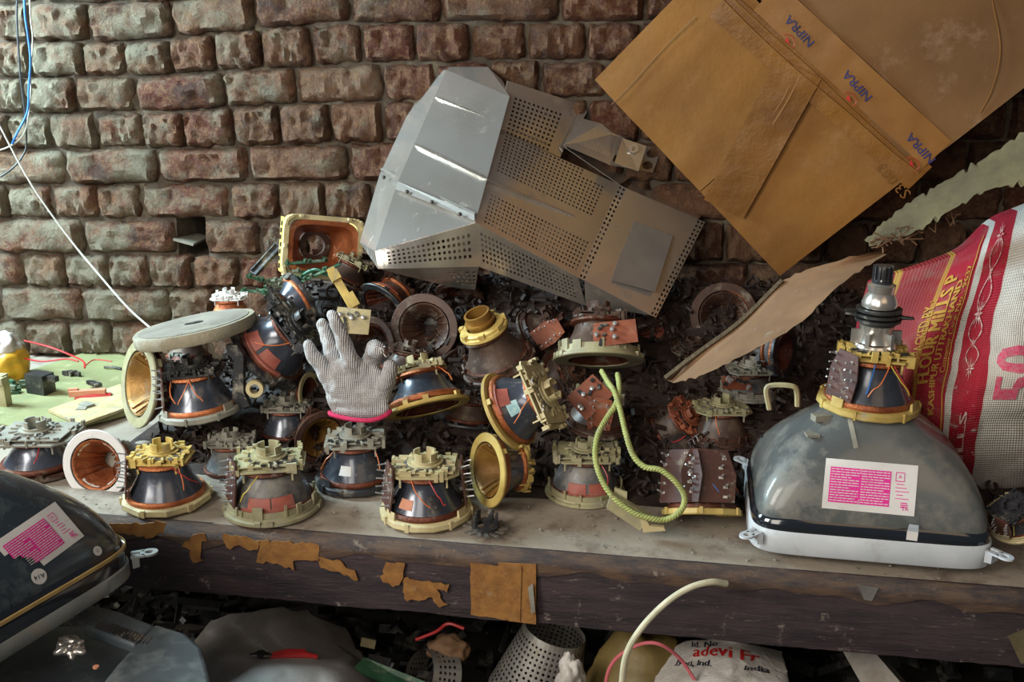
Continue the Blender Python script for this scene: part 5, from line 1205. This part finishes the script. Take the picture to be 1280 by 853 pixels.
o = pillow('cloth_sack', clothf, M['cloth'], .14, Vector((0, .6, -.8)), 60, 50, org=onY(350, 900, 1.42)); tag(o, 'bulging grimy grey cloth sack on the floor under the bench', 'sack')
cp = onY(352, 817, 1.36); pl = empty('pliers', loc=cp); tag(pl, 'red-handled pliers lying on the grey cloth sack', 'pliers')
b = MB(); b.tube([onY(*q)-cp for q in ((338,822,1.355),(355,820,1.36),(380,819,1.37),(397,822,1.375))], [.004,.006,.006,.004], 8); b.tube([onY(*q)-cp for q in ((340,818,1.36),(360,815,1.37),(382,814,1.385))], [.003,.005,.003], 8); b.build('handle', M['wire_red'], pl)
b = MB(); b.tube([onY(*q)-cp for q in ((340,820,1.355),(325,818,1.35),(312,819,1.345))], [.004,.008,.003], 8, flat=.5); b.lathe([(0,-.003),(.008,-.003),(.008,.003),(0,.003)], 14, M=Matrix.Translation(onY(326, 818, 1.35)-cp)); b.build('jaws', M['blacksteel'], pl)
# perforated steel cone and bowl
def perfcone(px, py, Y, axis, r0, r1, h, name, label, cols=44, rows=14, m='steel_dull'):
    c = onY(px, py, Y); b = MB(); 
    def pt(u, v): a = 2*PI*u; r_ = (r0+(r1-r0)*v); return Vector((r_*math.cos(a), r_*math.sin(a), h*v))
    for j in range(rows):
        for i in range(cols): perf(b, [pt(i/cols, j/rows), pt((i+1)/cols, j/rows), pt((i+1)/cols, (j+1)/rows), pt(i/cols, (j+1)/rows)], 1, 1, lambda u, v: 0 < j < rows-1, .27)
    o = b.build(name, M[m], smooth=False); o.matrix_world = Matrix.Translation(c) @ orient(axis); return tag(o, label, 'metal basket')
perfcone(668, 868, 1.50, V(.25,.85,.2), .085, .055, .13, 'perforated_cone', 'perforated steel cone under the bench below the tape patch')
perfcone(552, 850, 1.50, V(-.7,.3,.5), .06, .045, .05, 'perforated_ring', 'perforated steel ring lying left of the steel cone', 30, 6)
c = onY(560, 812, 1.52); blob('paper_wad', c, (.035, .025, .025), 'card_torn', 'brown cardboard wad behind the steel ring under the bench', 'paper wad', 4)
b = MB(); b.tube(pxpath([(520,800,1.50),(545,790,1.50),(560,780,1.5),(580,786,1.5)], 6), .003, 6); tag(b.build('red_wire', M['wire_red']), 'red wire end poking up in the dark under the bench', 'wire')
b = MB(); b.prism([onY(*q) for q in ((455,822,1.42),(600,880,1.38),(590,900,1.36),(440,838,1.38))], (0, .004, -.006)); tag(b.build('green_circuit_board', M['pcb_green']), 'dirty green circuit board lying under the bench', 'circuit board')
b = MB(); b.prism([onY(*q) for q in ((452,798,1.46),(470,802,1.45),(468,812,1.44),(450,808,1.45))], (0, .003, 0)); tag(b.build('paper_scrap', M['card_pale']), 'pale paper scrap in the dark under the bench', 'paper')
blob('clear_bag', onY(714, 850, 1.42), (.022, .02, .045), 'whitebag', 'small crumpled clear plastic bag under the bench between the cone and the cables', 'bag', 9, .3)
M['olivebag'] = mat('yellow_olive_sack', (.20,.14,.04), (.10,.07,.025), .55, scale=8, bump=.4)
blob('yellow_sack', onY(800, 880, 1.50), (.10, .10, .14), 'olivebag', 'dull yellow plastic sack behind the cables under the bench', 'sack', 12, .15)
wsf = Net([[onY(*q) for q in ((800,910,1.36),(850,910,1.33),(910,910,1.32),(990,910,1.38))],
           [onY(*q) for q in ((818,850,1.42),(860,852,1.38),(920,850,1.37),(985,850,1.42))],
           [onY(*q) for q in ((836,808,1.50),(870,800,1.48),(925,803,1.47),(978,815,1.52))]])
def wsff(u, v): return wsf.at(u, v) - CF*(.016*noise.noise(Vector((u*5, v*4, 8)))+.018*abs(noise.noise(Vector((u*9, v*7, 1))))*(1.2-v))
wo = onY(900, 910, 1.42); ws = pillow('printed_white_sack', wsff, M['whitebag'], .12, Vector((0, .7, -.7)), 50, 40, org=wo); tag(ws, 'crumpled white plastic sack with red lettering on the floor under the bench', 'sack')
def wf(u0, v0, s_, lift=.004): return lambda x, y: wsff(u0+x*s_, v0+y*s_*1.2-x*.12*s_)-CF*lift-wo
b = MB(); map_text(b, 'adevi Fr', .15, wf(.55, .82, 1.0), bold=.004); b.build('red_lettering', M['ink_red'], ws, smooth=False)
b = MB(); map_text(b, 'Jyoti, Ind.', .08, wf(.34, .70, 1), bold=.002); map_text(b, 'India', .08, wf(.78, .63, 1), bold=.002); map_text(b, 'ld. No', .09, wf(.40, .93, 1), bold=.002); b.build('dark_lettering', M['ink_dark'], ws, smooth=False)
# floor junk under the bench, nobody could count it
b = MB(); r = random.Random(21)
for k in range(1500):
    x, y = r.uniform(-1.3, 1.2), r.uniform(1.25, 2.0); z = -.44+.16*r.random()*max(0, 1-abs(x+.0)/1.6)
    s_ = r.uniform(.008, .035); b.add(*(lambda q: (q.v, q.f))((lambda q: (q.box((0,0,0), (s_*2, s_*r.uniform(.3, 1), s_*r.uniform(.1, .5))), q)[1])(MB(Matrix.Translation((x, y, z)) @ Matrix.Rotation(r.uniform(0, 3), 4, Vector((r.random(), r.random(), r.random())).normalized())))))
tag(b.build('floor_scrap', M['blacksteel'], smooth=False), 'dark litter of scrap bits covering the ground under the bench', 'scrap', kind='stuff')
# ---------------------------------------------------------------- black casing, lower left
M['casing'] = mat('scuffed_dark_casing', (.06,.075,.085), (.035,.045,.052), .5, scale=10, bump=.1, bscale=80, dust=.3, dcol=(.13,.15,.15))
ca = onZ(150, 815, -.035); cz = empty('plastic_casing', loc=ca); tag(cz, 'dark scuffed plastic casing with a slotted grille, below the left picture tube', 'plastic casing')
Z = -.035
def Q(x, y, z=Z): return onZ(x, y, z)-ca
b = MB(); base = Vector((0, 0, -.40-Z))
rim_out = [(96,765),(150,778),(200,797),(235,812),(254,828),(266,862),(270,960),(-200,960),(-200,765)]
top = [Q(*p) for p in rim_out]; b.prism([Vector((p.x, p.y, -.41)) for p in top], (0, 0, .385)); b.build('body', M['casing'], cz, ang=25)
def slab(poly, z, h, name, m='casing'): bb = MB(); bb.prism([Q(x, y, z) for x, y in poly], (0, 0, h)); o = bb.build(name, M[m], cz, ang=25); md = o.modifiers.new('bevel', 'BEVEL'); md.width = .006; md.segments = 3; md.limit_method = 'ANGLE'; return o
slab([(196,796),(234,808),(254,826),(266,870),(266,960),(60,960),(150,846)], -.035, .022, 'raised_shell')
slab([(96,766),(150,778),(198,797),(170,822),(104,797),(108,782)], -.035, .020, 'grille_ledge')
b = MB()
for k in range(17):
    t = k/16; x, y = 128+62*t, 776+23*t; p, q = onZ(x, y, -.014)-ca, onZ(x-9, y+9, -.014)-ca; b.tube([p, q], .0022, 4)
b.build('grille_ribs', M['black'], cz)
b = MB(); b.box((0,0,0), (.03,.02,.01)); o = blob('foil_scrap', onZ(88, 810, -.012), (.018,.014,.012), 'steel', 'small shiny foil scrap in the recess of the dark casing', 'foil', 2, .4)
b = MB(); b.lathe([(0,0),(.004,0),(.004,.002),(0,.002)], 12); b.build('screw', M['sticker_or'], cz).location = Q(120, 835, -.012)
# ---------------------------------------------------------------- scrap filling the gaps of the heap
b = MB(); r = random.Random(31)
def hz(x, y):                              # height of the heap
    h = max(0, (y-1.60))*.62*(1 if x > -.75 else max(0, 1+(x+.75)*2.6)); return min(h, .30)*(1 if x < .35 else max(0, 1-(x-.35)*1.2))
for k in range(6000):
    x, y = r.uniform(-1.0, .8), r.uniform(1.62, 2.10); h = hz(x, y)
    if h < .01: continue
    z = h-r.random()*.05-.01; s_ = r.uniform(.004, .018)
    q = MB(Matrix.Translation((x, y, max(z, .005))) @ Matrix.Rotation(r.uniform(0, 3), 4, Vector((r.random(), r.random(), r.random())).normalized()))
    if k % 3: q.box((0,0,0), (s_*2, s_*r.uniform(.3, 1), s_*r.uniform(.1, .5)))
    elif k % 2: q.lathe([(s_*.7,0),(s_,0),(s_,s_*.4),(s_*.7,s_*.4)], 10)
    else: q.tube([(0,0,0),(s_*1.5,s_*.3,0),(s_*2.2,s_*1.2,s_*.4)], .0015, 4)
    b.add(q.v, q.f)
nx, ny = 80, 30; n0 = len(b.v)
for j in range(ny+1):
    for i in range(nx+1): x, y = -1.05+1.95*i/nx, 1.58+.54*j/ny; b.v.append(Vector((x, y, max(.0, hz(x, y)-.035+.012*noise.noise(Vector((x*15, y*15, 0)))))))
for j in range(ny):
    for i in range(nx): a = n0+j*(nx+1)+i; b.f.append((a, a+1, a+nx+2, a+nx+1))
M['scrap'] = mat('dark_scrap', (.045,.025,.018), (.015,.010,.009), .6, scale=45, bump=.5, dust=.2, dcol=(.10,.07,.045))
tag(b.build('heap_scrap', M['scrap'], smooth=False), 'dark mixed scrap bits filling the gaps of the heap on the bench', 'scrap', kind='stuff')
